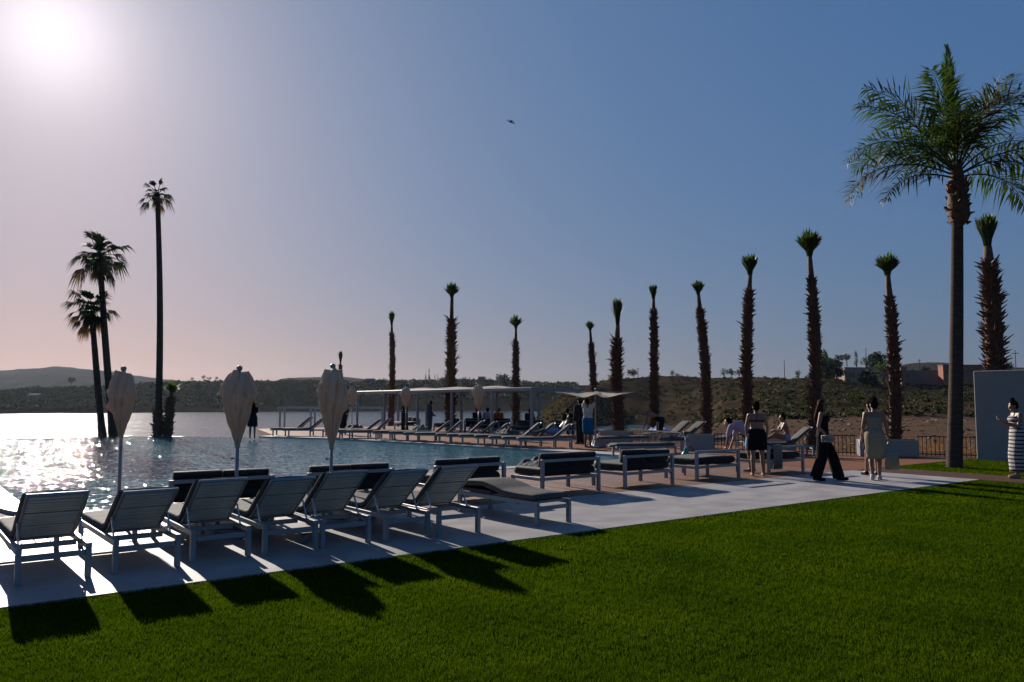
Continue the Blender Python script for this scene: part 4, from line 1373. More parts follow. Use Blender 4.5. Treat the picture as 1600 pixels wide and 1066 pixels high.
for i, (lb, bx, Y, cpx, tpx, rb, nk, shp, sl) in enumerate(TP):
    zb = -0.35; rb, nk = RBS[i], NKS[i]
    tied_palm(lb, ((bx - 800) / FPX * Y, Y, zb), tpx, cpx, Y, rb, nk, 100 + i, shp, sl, bend=((0.10, 0), (0, 0), (0, 0), (.12, 0), (-.1, 0), (0.02, 0), (.15, 0), (-.12, 0), (0.16, 0), (.12, 0), (.08, 0), (0, 0))[i])
# soil islands that carry the palms on the lake side of the deck
for bx, Y in ((611, 58), (704, 46), (806, 58), (967, 45), (926, 56), (533, 66)):
    c = Vector(((bx - 800) / FPX * Y, Y, 0))
    tag(obj('palm_bed', MB().lathe([(1.5, -7), (1.3, -0.9), (0.9, -0.36), (0.0, -0.33)], 14, (c.x, c.y, 0)), M_SAND), kind='structure')


def fan_palm(label, base, crown, rt, size, nleaf, seed, bend, skirt=0, spread=2.1):
    rg = random.Random(seed)
    base, crown = Vector(base), Vector(crown)
    t = thing('fan_palm', label, 'palm', base, group='slender fan palms at the vanishing edge')
    c = crown - base
    pts = spine((0, 0, -0.4), c, bend, 18)
    obj('trunk', MB().tube(pts, [rt * float(np.interp(i / 18, [0, .05, .15, .6, 1], [1.7, 1.4, 1.05, .92, .72])) for i in range(19)], 12), M_GTRUNK, t, smooth=True)
    for i in range(nleaf):
        a = i * 2.4 + rg.uniform(-.3, .3); e = R(75) - R(125) * ((i + 0.5) / nleaf) + rg.uniform(-.3, .3)
        d = Vector((math.cos(a) * math.cos(e), math.sin(a) * math.cos(e), math.sin(e)))
        mb = MB()
        pl = size * rg.uniform(0.35, 1.0)
        b1 = d * pl + Vector((0, 0, -0.10 * pl))
        mb.tube([(0, 0, 0), d * pl * .5, b1], [0.025, 0.02, 0.014], 5)
        fan_leaf_geo(mb, b1, (d + Vector((0, 0, -0.25))), Vector((0, 0, 1)), size * rg.uniform(0.55, 1.05), rg, 18, spread * rg.uniform(.6, 1.0), rg.uniform(.3, .7))
        obj('frond', mb, M_FROND2 if e > -0.35 else M_DEAD if rg.random() < .5 else M_FROND2, t, c)
    if skirt:
        mb = MB()
        for i in range(skirt):
            a = rg.uniform(0, 6.28); L = size * rg.uniform(0.8, 1.4)
            d = Vector((math.cos(a) * .28, math.sin(a) * .28, -1)).normalized()
            fan_leaf_geo(mb, Vector((math.cos(a) * .1, math.sin(a) * .1, -0.1)), d, Vector((math.cos(a), math.sin(a), 0)), L, rg, 7, 0.6, 0.05)
        tag(obj('dead_skirt', mb, M_DEAD, t, c), kind='stuff')
    return t, pts


Y0 = 38.6
t, pts = fan_palm('tallest slender fan palm with a tiny crown at the left', at_z0(250, 38.0) + Vector((0, 0, -0.1)), at(246, 304, 38.0), 0.15, 0.60, 20, 5, (0.12, 0), 2)
o = obj('leaf_stubs', stub_mesh([p_ for p_ in pts], 0.0, 0.14, lambda x: 0.22, 90, 0.2, 9), M_STUB, t); tag(o, kind='stuff')
fan_palm('upper of the twin fan palms at the far left', at_z0(183, Y0) + Vector((0, 0, -.1)), at(156, 400, Y0), 0.165, 1.0, 38, 6, (-0.05, 0), 8)
fan_palm('lower of the twin fan palms at the far left, leaning over the pool edge', at_z0(166, Y0) + Vector((0, 0, -.1)), at(143, 482, Y0), 0.155, 0.95, 36, 7, (-0.02, 0), 7)
tied_palm('little shaggy palm hugging the foot of the tallest palm', at_z0(264, 38.1) + Vector((0, 0, -.1)), (268, 589), (268, 613), 38.1, 0.19, .9, 77, (120, 1.0, .5, 1.5), .2)
tag(obj('palm_bed', MB().box((0, 0, -3.55), (1.7, 1.0, 7.0), None, 0.02), M_COPE, None, at_z0(259, 38.6), (0, 0, 0)), kind='structure')
tag(obj('palm_bed', MB().box((0, 0, -3.55), (1.9, 1.0, 7.0), None, 0.02), M_COPE, None, at_z0(175, 39.3), (0, 0, 0)), kind='structure')

# ------------------------------------------------------------------ the big feather palm on the right
bp_ = gp(1490, 730); bp_.z = -0.05
crown = at(1496, 292, bp_.y)
t = thing('feather_palm', 'big feather palm with a full green crown on the right lawn', 'palm', bp_)
c = crown - bp_
pts = spine((0, 0, -0.3), c, (0.02, 0), 20)
obj('trunk', MB().tube(pts, [float(np.interp(i / 20, [0, .04, .3, 1], [.215, .19, .165, .13])) for i in range(21)], 16), M_GTRUNK, t, smooth=True)
# boots: overlapping old leaf bases under the crown
mb = MB(); rg = random.Random(3)
mb.lathe([(0.13, -1.0), (0.20, -0.90), (0.265, -0.68), (0.25, -0.38), (0.19, -0.05), (0.16, 0.35), (0.1, 0.7)], 16)
obj('crown_base', mb, M_BARK, t, c, smooth=True)
cb = stub_mesh([Vector((0, 0, -0.95)), Vector((0, 0, 0.1))], 0, 1, lambda x: 0.24, 60, 0.15, 4, 0.08, 0.1)
tag(obj('leaf_stubs', cb, M_STUB, t, c), kind='stuff')


def feather(L, e0, curl, seed, yellow=0.0, plum=1.0):
    """frond in its own frame: leaves the crown along +x, arching down"""
    rg = random.Random(seed)
    mb = MB(); n = 30; pts = []; p = Vector((0, 0, 0)); e = e0
    for i in range(n + 1):
        pts.append(p.copy())
        p = p + Vector((math.cos(e), 0, math.sin(e))) * (L / n)
        e -= curl * (0.35 + 1.3 * i / n) / n
    mb.tube(pts[::2], [0.028 * (1 - 0.85 * i / 15) for i in range(16)], 6)
    for i in range(5, n + 1):
        for h in range(3):
            t_ = (i + h / 3) / n
            if t_ > 1: continue
            q = along(pts, min(0.999, t_)); d = (along(pts, min(1, t_ + 0.02)) - along(pts, max(0, t_ - 0.02))).normalized()
            side = Vector((0, 1, 0)); nn = side.cross(d) * -1
            ll = L * (0.32 if curl > .3 else .15) * math.sin(math.pi * min(1, 0.16 + 0.80 * t_)) ** 0.7
            for sgn in (-1, 1):
                va = rg.uniform(-0.65, 0.75) * plum
                fwd = rg.uniform(0.55, 1.0) if curl > .3 else rg.uniform(1.6, 3.0)
                v = (side * sgn * math.cos(va) + nn * math.sin(va) + d * fwd).normalized()
                l_ = ll * rg.uniform(0.75, 1.15)
                m1 = q + v * l_ * 0.5
                tip = q + v * l_ + Vector((0, 0, -1)) * l_ * rg.uniform(0.02, 0.38) * (1 if curl > .3 else .1)
                w_ = 0.0165 * (0.6 + L / 4)
                wd = v.cross(nn).normalized() if abs(v.dot(nn)) < .98 else d
                mb.add([q, m1 - wd * w_, m1 + wd * w_, tip], [(0, 1, 2), (1, 3, 2)])
    return mb


# (azimuth deg from +x, start elevation deg, curl, length, yellow)
FRD = [(178, 46, 1.9, 3.3, 0), (170, 28, 1.9, 3.2, 1), (190, 12, 1.4, 2.4, 0), (165, 68, 0.9, 3.4, 0), (185, 56, 1.1, 3.3, 0), (205, 38, 1.6, 3.0, 0), (140, 44, 1.5, 2.9, 0),
       (95, 89, .12, 3.5, 0), (80, 84, .25, 3.2, 0), (120, 81, .25, 3.0, 0), (10, 72, .8, 3.4, 0), (350, 58, 1.0, 3.4, 0), (15, 44, 1.3, 3.3, 0), (340, 32, 1.5, 3.2, 1), (20, 18, 1.5, 2.8, 0), (320, 66, 1.2, 3.0, 0),
       (275, 66, 1.7, 2.7, 1), (245, 58, 1.7, 2.7, 0), (75, 55, 1.6, 2.7, 0), (5, 30, 1.7, 3.0, 0), (225, 74, 1.1, 3.0, 0)]
for i, (az, e0, cu, L, ye) in enumerate(FRD):
    obj('frond', feather(L * 0.98, R(e0), cu, 40 + i), M_FRONDY if ye else M_FROND, t, c + Vector((0, 0, 0.15 + 0.25 * math.sin(R(e0)))), (0, 0, R(az)))

# ================================================================== distant trees, poles and buildings
M_LEAF = mat('tree_leaves', (0.045, 0.068, 0.018), 0.7, 0.0, 0.6, col2=(0.085, 0.11, 0.028), world_co=True, spec=0.3, transl=(0.3, (0.06, 0.10, 0.02)))
M_LEAFD = mat('dark_tree_leaves', (0.012, 0.021, 0.011), 0.7, 0.0, 0.5, col2=(0.022, 0.032, 0.015), world_co=True, spec=0.3, transl=(0.25, (0.03, 0.05, 0.015)))
M_TRUNK = mat('tree_trunk', (0.06, 0.045, 0.035), 0.9, 0.3, 4)


def tree(label, base, h, cr, seed, kind='round', n=420, m_=None, name='tree', group=None):
    rg = np.random.default_rng(seed)
    t = thing(name, label, 'tree', base, group=group)
    tr = max(0.05, h * 0.03)
    hb = {'round': .35, 'bush': .05, 'cypress': .06, 'umbrella': .6, 'conifer': .12}[kind]
    limbs = MB().tube([(0, 0, -1.0), (0.03 * h, 0, h * hb * .6), (0, 0.02 * h, h * 0.8)], [tr * 1.2, tr, tr * .3], 7)
    for k in range(5):
        a = k * 1.3 + seed
        limbs.tube([(0, 0, h * hb * 0.8), (math.cos(a) * cr * .35, math.sin(a) * cr * .35, h * (hb + .3 * (1 - hb))), (math.cos(a) * cr * .7, math.sin(a) * cr * .7, h * (hb + .55 * (1 - hb)))], [tr * .6, tr * .4, tr * .15], 5)
    obj('trunk', limbs, M_TRUNK, t)
    # clumps first, leaves around the clumps
    nc = 16
    if kind in ('cypress', 'conifer'):
        zc = rg.uniform(hb, 1, nc * 3); rr = cr * (1 - zc) ** (0.5 if kind == 'cypress' else 0.9) * 0.8 + 0.02 * h
        aa = rg.uniform(0, 6.28, nc * 3)
        C_ = np.stack([rr * np.cos(aa) * .7, rr * np.sin(aa) * .7, zc * h], 1); cs = np.full(nc * 3, cr * .38)
    else:
        d = rg.normal(size=(nc, 3)); d /= np.linalg.norm(d, axis=1)[:, None]
        rr = rg.uniform(.35, .85, (nc, 1))
        C_ = d * rr * np.array([cr, cr, h * (1 - hb) / 2]) + np.array([0, 0, h * (hb + (1 - hb) / 2)])
        if kind == 'umbrella': C_[:, 2] = h * (.78 + .12 * rg.normal(size=nc).clip(-1, 1))
        cs = rg.uniform(.28, .5, nc) * cr
    j = rg.integers(0, len(C_), n)
    d = rg.normal(size=(n, 3)); d /= np.linalg.norm(d, axis=1)[:, None]
    ctr = C_[j] + d * cs[j][:, None] * rg.uniform(.5, 1.1, (n, 1))
    s = (cr * rg.uniform(.06, .15, (n, 1)))
    a = rg.normal(size=(n, 3)); a /= np.linalg.norm(a, axis=1)[:, None]
    b_ = np.cross(a, rg.normal(size=(n, 3))); b_ /= np.linalg.norm(b_, axis=1)[:, None]
    v = np.stack([ctr - a * s, ctr - b_ * s * .7, ctr + a * s, ctr + b_ * s * .7], 1).reshape(-1, 3)
    o = bpy.data.objects.new('crown', np_mesh('crown', v, np.arange(len(v)).reshape(-1, 4), m_ or M_LEAF)); COL.objects.link(o); o.parent = t
    return t


def tree_px(label, px, py_base, py_top, half_w, Y, seed, kind='round', n=420, m_=None, group=None):
    b_ = at(px, py_base, Y); mpp = Y / FPX
    return tree(label, b_, (py_base - py_top) * mpp, half_w * mpp, seed, kind, n, m_, group=group)


G1, G2, G3 = 'trees on the scrubby hill', 'trees round the villas', 'trees on the far shore'
tree_px('dark double-crowned tree on the hill crest right of the shaggy palm', 989, 592, 577, 9, 325, 1, 'round', 400, M_LEAFD, G1)
tree_px('tiny tree on the hill crest left of the leaning thorny palm', 1051, 591, 579, 5, 325, 2, 'round', 260, M_LEAFD, G1)
tree_px('tiny low bush beside it on the hill crest, nearest the leaning palm', 1061, 591, 583, 3.2, 325, 3, 'bush', 200, M_LEAFD, G1)
tree_px('left tree of the crest clump between the leaning palm and the next palm', 1131, 592, 576, 6, 325, 4, 'round', 300, M_LEAFD, G1)
tree_px('biggest tree of the crest clump between the leaning palm and the next palm', 1143, 592, 574, 8, 325, 5, 'round', 400, M_LEAFD, G1)
tree_px('right tree of the crest clump touching the palm trunk', 1155, 592, 577, 6, 325, 6, 'round', 300, M_LEAFD, G1)
tree_px('lone dot of a bush on the crest right of the glossy-stubbed palm', 1197, 592, 586, 3, 325, 7, 'bush', 160, M_LEAFD, G1)
tree_px('slim tree on the crest left of the tall wide-tufted palm', 1247, 596, 577, 6, 318, 8, 'round', 300, M_LEAF, G1)
tree_px('low bush below the crest left of the tall wide-tufted palm', 1236, 606, 594, 10, 280, 9, 'bush', 340, M_LEAF, G1)
tree_px('large bright tree just right of the tall wide-tufted palm', 1289, 602, 549, 21, 262, 10, 'bush', 1900, M_LEAF, G2)
tree_px('large dark tree in front of the villa, right of the bright one', 1307, 600, 558, 16, 266, 11, 'bush', 1400, M_LEAFD, G2)
tree_px('round-headed pine above the villa roof on the left', 1311, 575, 554, 8, 305, 12, 'umbrella', 420, M_LEAFD, G2)
tree_px('round-headed pine above the middle of the villa roof', 1323, 575, 553, 7, 305, 13, 'umbrella', 420, M_LEAFD, G2)
tree_px('slim conifer behind the villa roof', 1338, 575, 549, 5, 305, 14, 'conifer', 420, M_LEAFD, G2)
tree_px('leafy tree right of the conifer behind the villa', 1356, 580, 556, 9, 300, 15, 'round', 520, M_LEAF, G2)
tree_px('broad dark tree behind the villa beside the brush-tufted palm', 1370, 584, 550, 15, 300, 16, 'bush', 1300, M_LEAFD, G2)
tree_px('dark bushy tree on the slope under the villa', 1358, 616, 577, 19, 250, 17, 'bush', 1500, M_LEAFD, G2)
tree_px('bright green bush below the villa terrace', 1314, 615, 595, 11, 245, 18, 'bush', 600, M_LEAF, G2)
tree_px('leafy tree in front of the low villa wing', 1380, 598, 562, 12, 262, 61, 'bush', 1000, M_LEAF, G2)
tree_px('small tree before the grey compound wall', 1425, 590, 576, 5, 270, 19, 'round', 300, M_LEAFD, G2)
tree_px('bush behind the compound wall at its right end', 1446, 582, 571, 8, 285, 20, 'bush', 380, M_LEAFD, G2)
tree_px('dark tree behind the white wall next to the shaggy palm', 1575, 586, 562, 10, 200, 21, 'bush', 500, M_LEAFD, G2)
tree_px('isolated round tree on the far left shore', 111, 608, 590, 7, 610, 22, 'umbrella', 420, M_LEAFD, G3)
tree_px('flat-topped tree at the far left edge of the shore', 51, 616, 604, 9, 590, 23, 'umbrella', 380, M_LEAFD, G3)
for i, (px, py, hw, lb) in enumerate(((300, 590, 3, 'first'), (318, 587, 4, 'second'), (326, 589, 4, 'third'), (338, 589, 4, 'fourth'))):
    tree_px('%s of four dot-like trees on the ridge left of the second parasol' % lb, px, 598, py, hw, 645, 30 + i, 'umbrella', 200, M_LEAFD, G3)
for i, (px, top, lb) in enumerate(((665.0, 581, 'left of the two tall cypresses on the far ridge'), (670.5, 576.5, 'taller right one of the two tall cypresses on the far ridge'),
                                   (679.5, 586, 'left of the two small cypresses near the stout palm'), (684, 585, 'right of the two small cypresses near the stout palm'))):
    tree_px(lb, px, 600, top, 2.6 if i < 2 else 2.0, 650, 40 + i, 'cypress', 420, M_LEAFD, G3)
for i, (px, py, hw, lb) in enumerate(((598, 590, 8, 'round tree on the far ridge left of the slim thorny palm'), (626, 594, 9, 'bushy tree on the far ridge right of the slim thorny palm'), (648, 594, 9, 'dark tree on the far ridge left of the cypresses'),
                                      (695, 590, 11, 'reddish dark tree on the far ridge behind the stout palm'), (728, 592, 13, 'broad dark tree on the far ridge right of the stout palm'), (765, 593, 10, 'low tree on the far ridge beside the red block'),
                                      (785, 588, 15, 'highest round tree on the far ridge left of the lopsided-tuft palm'), (822, 597, 9, 'small tree on the far ridge right of the lopsided-tuft palm'), (408, 592, 6, 'tree on the ridge right of the second parasol'))):
    tree_px(lb, px, 603, py, hw, 650, 50 + i, 'bush', 600, M_LEAFD, G3)
M_POLEW = mat('pole_wood', (0.05, 0.045, 0.04), 0.9, 0.2)
for px, p0, p1, Y, lb in ((997, 590, 575, 325, 'short power pole on the crest by the double-crowned tree'), (1110, 592, 556, 300, 'power pole beside the leaning thorny palm'), (1226, 594, 563, 300, 'power pole on the crest left of the tall palm'),
                          (1354, 580, 544, 310, 'thin mast above the villa'), (1437, 580, 561, 300, 'power pole with a crossarm behind the compound wall'), (1588, 590, 547, 200, 'power pole right of the shaggy palm behind the wall')):
    b_ = at(px, p0, Y); h = (p0 - p1) / FPX * Y
    t = thing('power_pole', lb, 'pole', b_, group='poles on the hill')
    obj('shaft', MB().tube([(0, 0, -1.5), (0, 0, h)], [0.17, 0.11] if Y > 250 else [.12, .08], 7), M_POLEW, t)
    if px in (1437, 1588, 997):
        obj('crossarm', MB().box((0, 0, h * 0.88), (h * 0.28, 0.12, 0.14)), M_POLEW, t)

M_PLAST = mat('villa_plaster', (0.22, 0.17, 0.14), 0.9, 0.1, 0.5)
M_GREYW = mat('grey_plaster', (0.13, 0.125, 0.13), 0.9, 0.1, 0.5)
M_REDB = mat('red_earth_plaster', (0.24, 0.095, 0.065), 0.9, 0.12, 0.4)
M_PANE = mat('dark_pane', (0.02, 0.022, 0.025), 0.2)
M_TILE = mat('terracotta_roof', (0.28, 0.11, 0.07), 0.85, 0.2, 0.8)


def building(label, px0, px1, py0, py1, Y, depth, m_, wins, roof=None, name='villa'):
    """block seen frontally; wins = fractions (x0, x1, z0, z1)"""
    a, b_ = at(px0, py1, Y), at(px1, py1, Y)
    W_, H_ = (b_ - a).length, (py1 - py0) / FPX * Y
    t = thing(name, label, 'building', ((a.x + b_.x) / 2, Y, a.z))
    obj('wall', MB().box((0, depth / 2, H_ / 2 - 0.7), (W_, depth, H_ + 1.4)), m_, t)
    o = obj('parapet', MB().box((0, depth / 2, H_ + 0.1), (W_ + 0.3, depth + 0.3, 0.25)), roof or m_, t)
    for (x0, x1, z0, z1) in wins:
        w_ = obj('window', MB().box(((x0 + x1 - 1) / 2 * W_, -0.02, (z0 + z1) / 2 * H_), ((x1 - x0) * W_, 0.16, (z1 - z0) * H_)), M_PLAST if m_ != M_PLAST else M_GREYW, t)
        obj('pane', MB().box(((x0 + x1 - 1) / 2 * W_, -0.09, (z0 + z1) / 2 * H_), ((x1 - x0) * W_ * 0.82, 0.08, (z1 - z0) * H_ * 0.86)), M_PANE, w_)
    return t


building('pale villa with dark arcade windows among trees', 1320, 1353, 575, 592, 282, 8, M_PLAST, [(.08, .17, .1, .6), (.22, .31, .1, .6), (.36, .45, .1, .6), (.58, .66, .2, .6), (.8, .88, .45, .8)], M_TILE)
building('low pale villa wing behind the trees on the right', 1353, 1394, 574, 588, 290, 8, M_PLAST, [(.12, .2, .3, .7), (.45, .53, .3, .7), (.75, .85, .3, .7)])
building('grey walled compound with a small lit tower', 1409, 1476, 580, 603, 262, 6, M_GREYW, [(.1, .16, .5, .8), (.02, .05, .3, .6)], name='compound')
building('little orange tower block at the compound corner', 1408, 1417, 574, 590, 258, 3, M_REDB, [(.35, .7, .4, .8)], name='tower_house')
building('long red earth building with arched openings left of the white wall', 1474, 1536, 571, 590, 255, 3, M_REDB, [(.05 + .105 * k, .11 + .105 * k, .35, .72) for k in range(9)], name='long_building')
building('dark green shed on the slope behind the woman in the black wrap', 1193, 1216, 613, 623, 215, 3, M_LEAFD, [(.1, .9, .2, .8)], name='shed')
building('white terrace wall with balusters below the villa', 1277, 1347, 598, 606, 248, 1.2, M_GREYW, [(.06 + .12 * k, .13 + .12 * k, .3, .75) for k in range(8)], name='terrace_wall')
building('small reddish block on the far ridge beside the tallest ridge tree', 747, 758, 589, 600, 655, 8, M_REDB, [(.2, .4, .5, .7), (.6, .8, .5, .7)], name='house')
building('small dark block on the far ridge between the two far pergolas', 571, 584, 592, 600, 655, 8, M_GREYW, [(.2, .4, .4, .7), (.6, .8, .4, .7)], name='house')
M_ROOFW = mat('white_sheet_roof', (0.22, 0.22, 0.22), 0.9, spec=0.0)
for px0, px1, py, lb in ((42, 57, 617, 'upper of three small white roofs on the far left shore'), (32, 39, 624, 'smallest left white roof on the far left shore'), (72, 87, 625, 'lower right of three small white roofs on the far left shore')):
    Y = 520; a, b_ = at(px0, py, Y), at(px1, py, Y); W_ = (b_ - a).length
    t = thing('hut', lb, 'hut', ((a.x + b_.x) / 2, Y, a.z - 3))
    obj('wall', MB().box((0, 2.5, 1.0), (W_, 5, 4)), M_GREYW, t)
    obj('roof', MB().box((0, 2.5, 3.2), (W_ + 0.6, 6, 0.2), Matrix.Rotation(R(12), 3, 'X')), M_ROOFW, t)

# ------------------------------------------------------------------ bird
M_BIRD = mat('bird_plumage', (0.03, 0.03, 0.035), 0.8, 0.2, 10)
bpos = at(798, 191, 38.0)
t = thing('bird', 'dark bird flying high over the pool in the middle of the sky', 'bird', bpos, rot=(0, R(18), 0))
mb = MB().loft([((-0.12, 0, 0), .004, .004, Matrix.Rotation(R(90), 3, 'Y')), ((-0.09, 0, 0), .022, .02, Matrix.Rotation(R(90), 3, 'Y')), ((-0.04, 0, 0), .03, .03, Matrix.Rotation(R(90), 3, 'Y')), ((0.05, 0, 0), .026, .026, Matrix.Rotation(R(90), 3, 'Y')),
                ((0.13, 0, 0.0), .03, .008, Matrix.Rotation(R(90), 3, 'Y')), ((0.19, 0, 0.0), .035, .003, Matrix.Rotation(R(90), 3, 'Y'))], 12)


def wing(mb, pts, w_):
    pts = [Vector(q) for q in pts]
    vs = []
    for q, (f, b_) in zip(pts, w_):
        vs += [q + Vector((-f, 0, 0)), q + Vector((b_, 0, -0.004)), q + Vector((0, 0, 0.008))]
    fs = []
    for i in range(len(pts) - 1):
        a = 3 * i
        fs += [(a, a + 3, a + 5, a + 2), (a + 2, a + 5, a + 4, a + 1), (a + 1, a + 4, a + 3, a)]
    return mb.add(vs, fs)


obj('body', mb, M_BIRD, t, smooth=True)
obj('wing', wing(MB(), [(0, 0.02, 0.01), (0.0, 0.10, 0.13), (0.06, 0.17, 0.16), (0.17, 0.22, 0.135)], [(.05, .05), (.04, .06), (.03, .05), (.0, .01)]), M_BIRD, t)
obj('wing', wing(MB(), [(0, -0.02, 0.0), (-0.07, -0.12, 0.03), (-0.15, -0.2, -0.0), (-0.14, -0.26, -0.10)], [(.05, .05), (.03, .05), (.03, .04), (.0, .01)]), M_BIRD, t)

#==PEOPLE==

# ================================================================== people
M_SKIN = mat('tanned_skin', (0.22, 0.115, 0.075), 0.5, 0.06, 12, spec=0.4)
M_SKIN2 = mat('dark_skin', (0.095, 0.050, 0.032), 0.5, 0.06, 12, spec=0.4)
M_HAIR = mat('dark_hair', (0.012, 0.008, 0.007), 0.6, spec=0.0, var= 0.3, vscale=40, bump=0.4, bscale=80, stretch=(4, 4, 0.5))
M_HAIRR = mat('auburn_hair', (0.045, 0.016, 0.010), 0.6, spec=0.02, var= 0.4, vscale=40, bump=0.4, bscale=80, stretch=(4, 4, 0.5))
M_EYE = mat('eye_dark', (0.01, 0.01, 0.01), 0.2)


def fabric(name, c, v=0.1, rough=0.85):
    return mat('fabric_' + name, c, rough, v, 9, bump=0.35, bscale=35, spec=0.05, sheen=0.02)


BASE = dict(hipL=(-.088, 0, .92), hipR=(.088, 0, .92), kneeL=(-.095, .015, .49), kneeR=(.095, .015, .49), ankL=(-.1, -.025, .075), ankR=(.1, -.025, .075),
            toeL=(-.115, .14, .03), toeR=(.115, .14, .03), sp=(0, .01, 1.12), chest=(0, .005, 1.29), shL=(-.165, -.01, 1.40), shR=(.165, -.01, 1.40),
            elL=(-.215, -.03, 1.12), elR=(.215, -.03, 1.12), wrL=(-.225, .05, .89), wrR=(.225, .05, .89), neck=(0, -.005, 1.455), head=(0, .02, 1.585))


def V3(p): return Vector(p)


def hand(mb, el, wr, side, palm_n=None, curl=0.5, k=1.0):
    d = (wr - el).normalized()
    s = palm_n.normalized() if palm_n is not None else Vector((side, 0, 0))
    s = (s - d * s.dot(d)).normalized()              # palm normal (points to the back of the hand)
    t = d.cross(s).normalized()                      # across the knuckles
    p0, p1 = wr + d * 0.015 * k, wr + d * 0.075 * k
    for o in (-0.024, -0.008, 0.008, 0.024):
        mb.cap(p0 + t * o * 0.7 * k, p1 + t * o * k, 0.0145 * k, 0.0125 * k)
    for o, L in ((-0.027, 0.062), (-0.009, 0.075), (0.009, 0.080), (0.027, 0.070)):
        a = p1 + t * o * k; b = a + (d - s * curl * 0.55).normalized() * L * 0.5 * k; c = b + (d - s * curl * 1.5).normalized() * L * 0.5 * k
        mb.cap(a, b, 0.0098 * k, 0.009 * k); mb.cap(b, c, 0.009 * k, 0.0078 * k)
    a = p0 + t * 0.022 * k; b = a + (d * 0.6 + t * 0.7 - s * 0.3).normalized() * 0.045 * k; c = b + (d * 0.9 + t * 0.15 - s * 0.35).normalized() * 0.034 * k
    mb.cap(a, b, 0.013 * k, 0.011 * k); mb.cap(b, c, 0.011 * k, 0.009 * k)


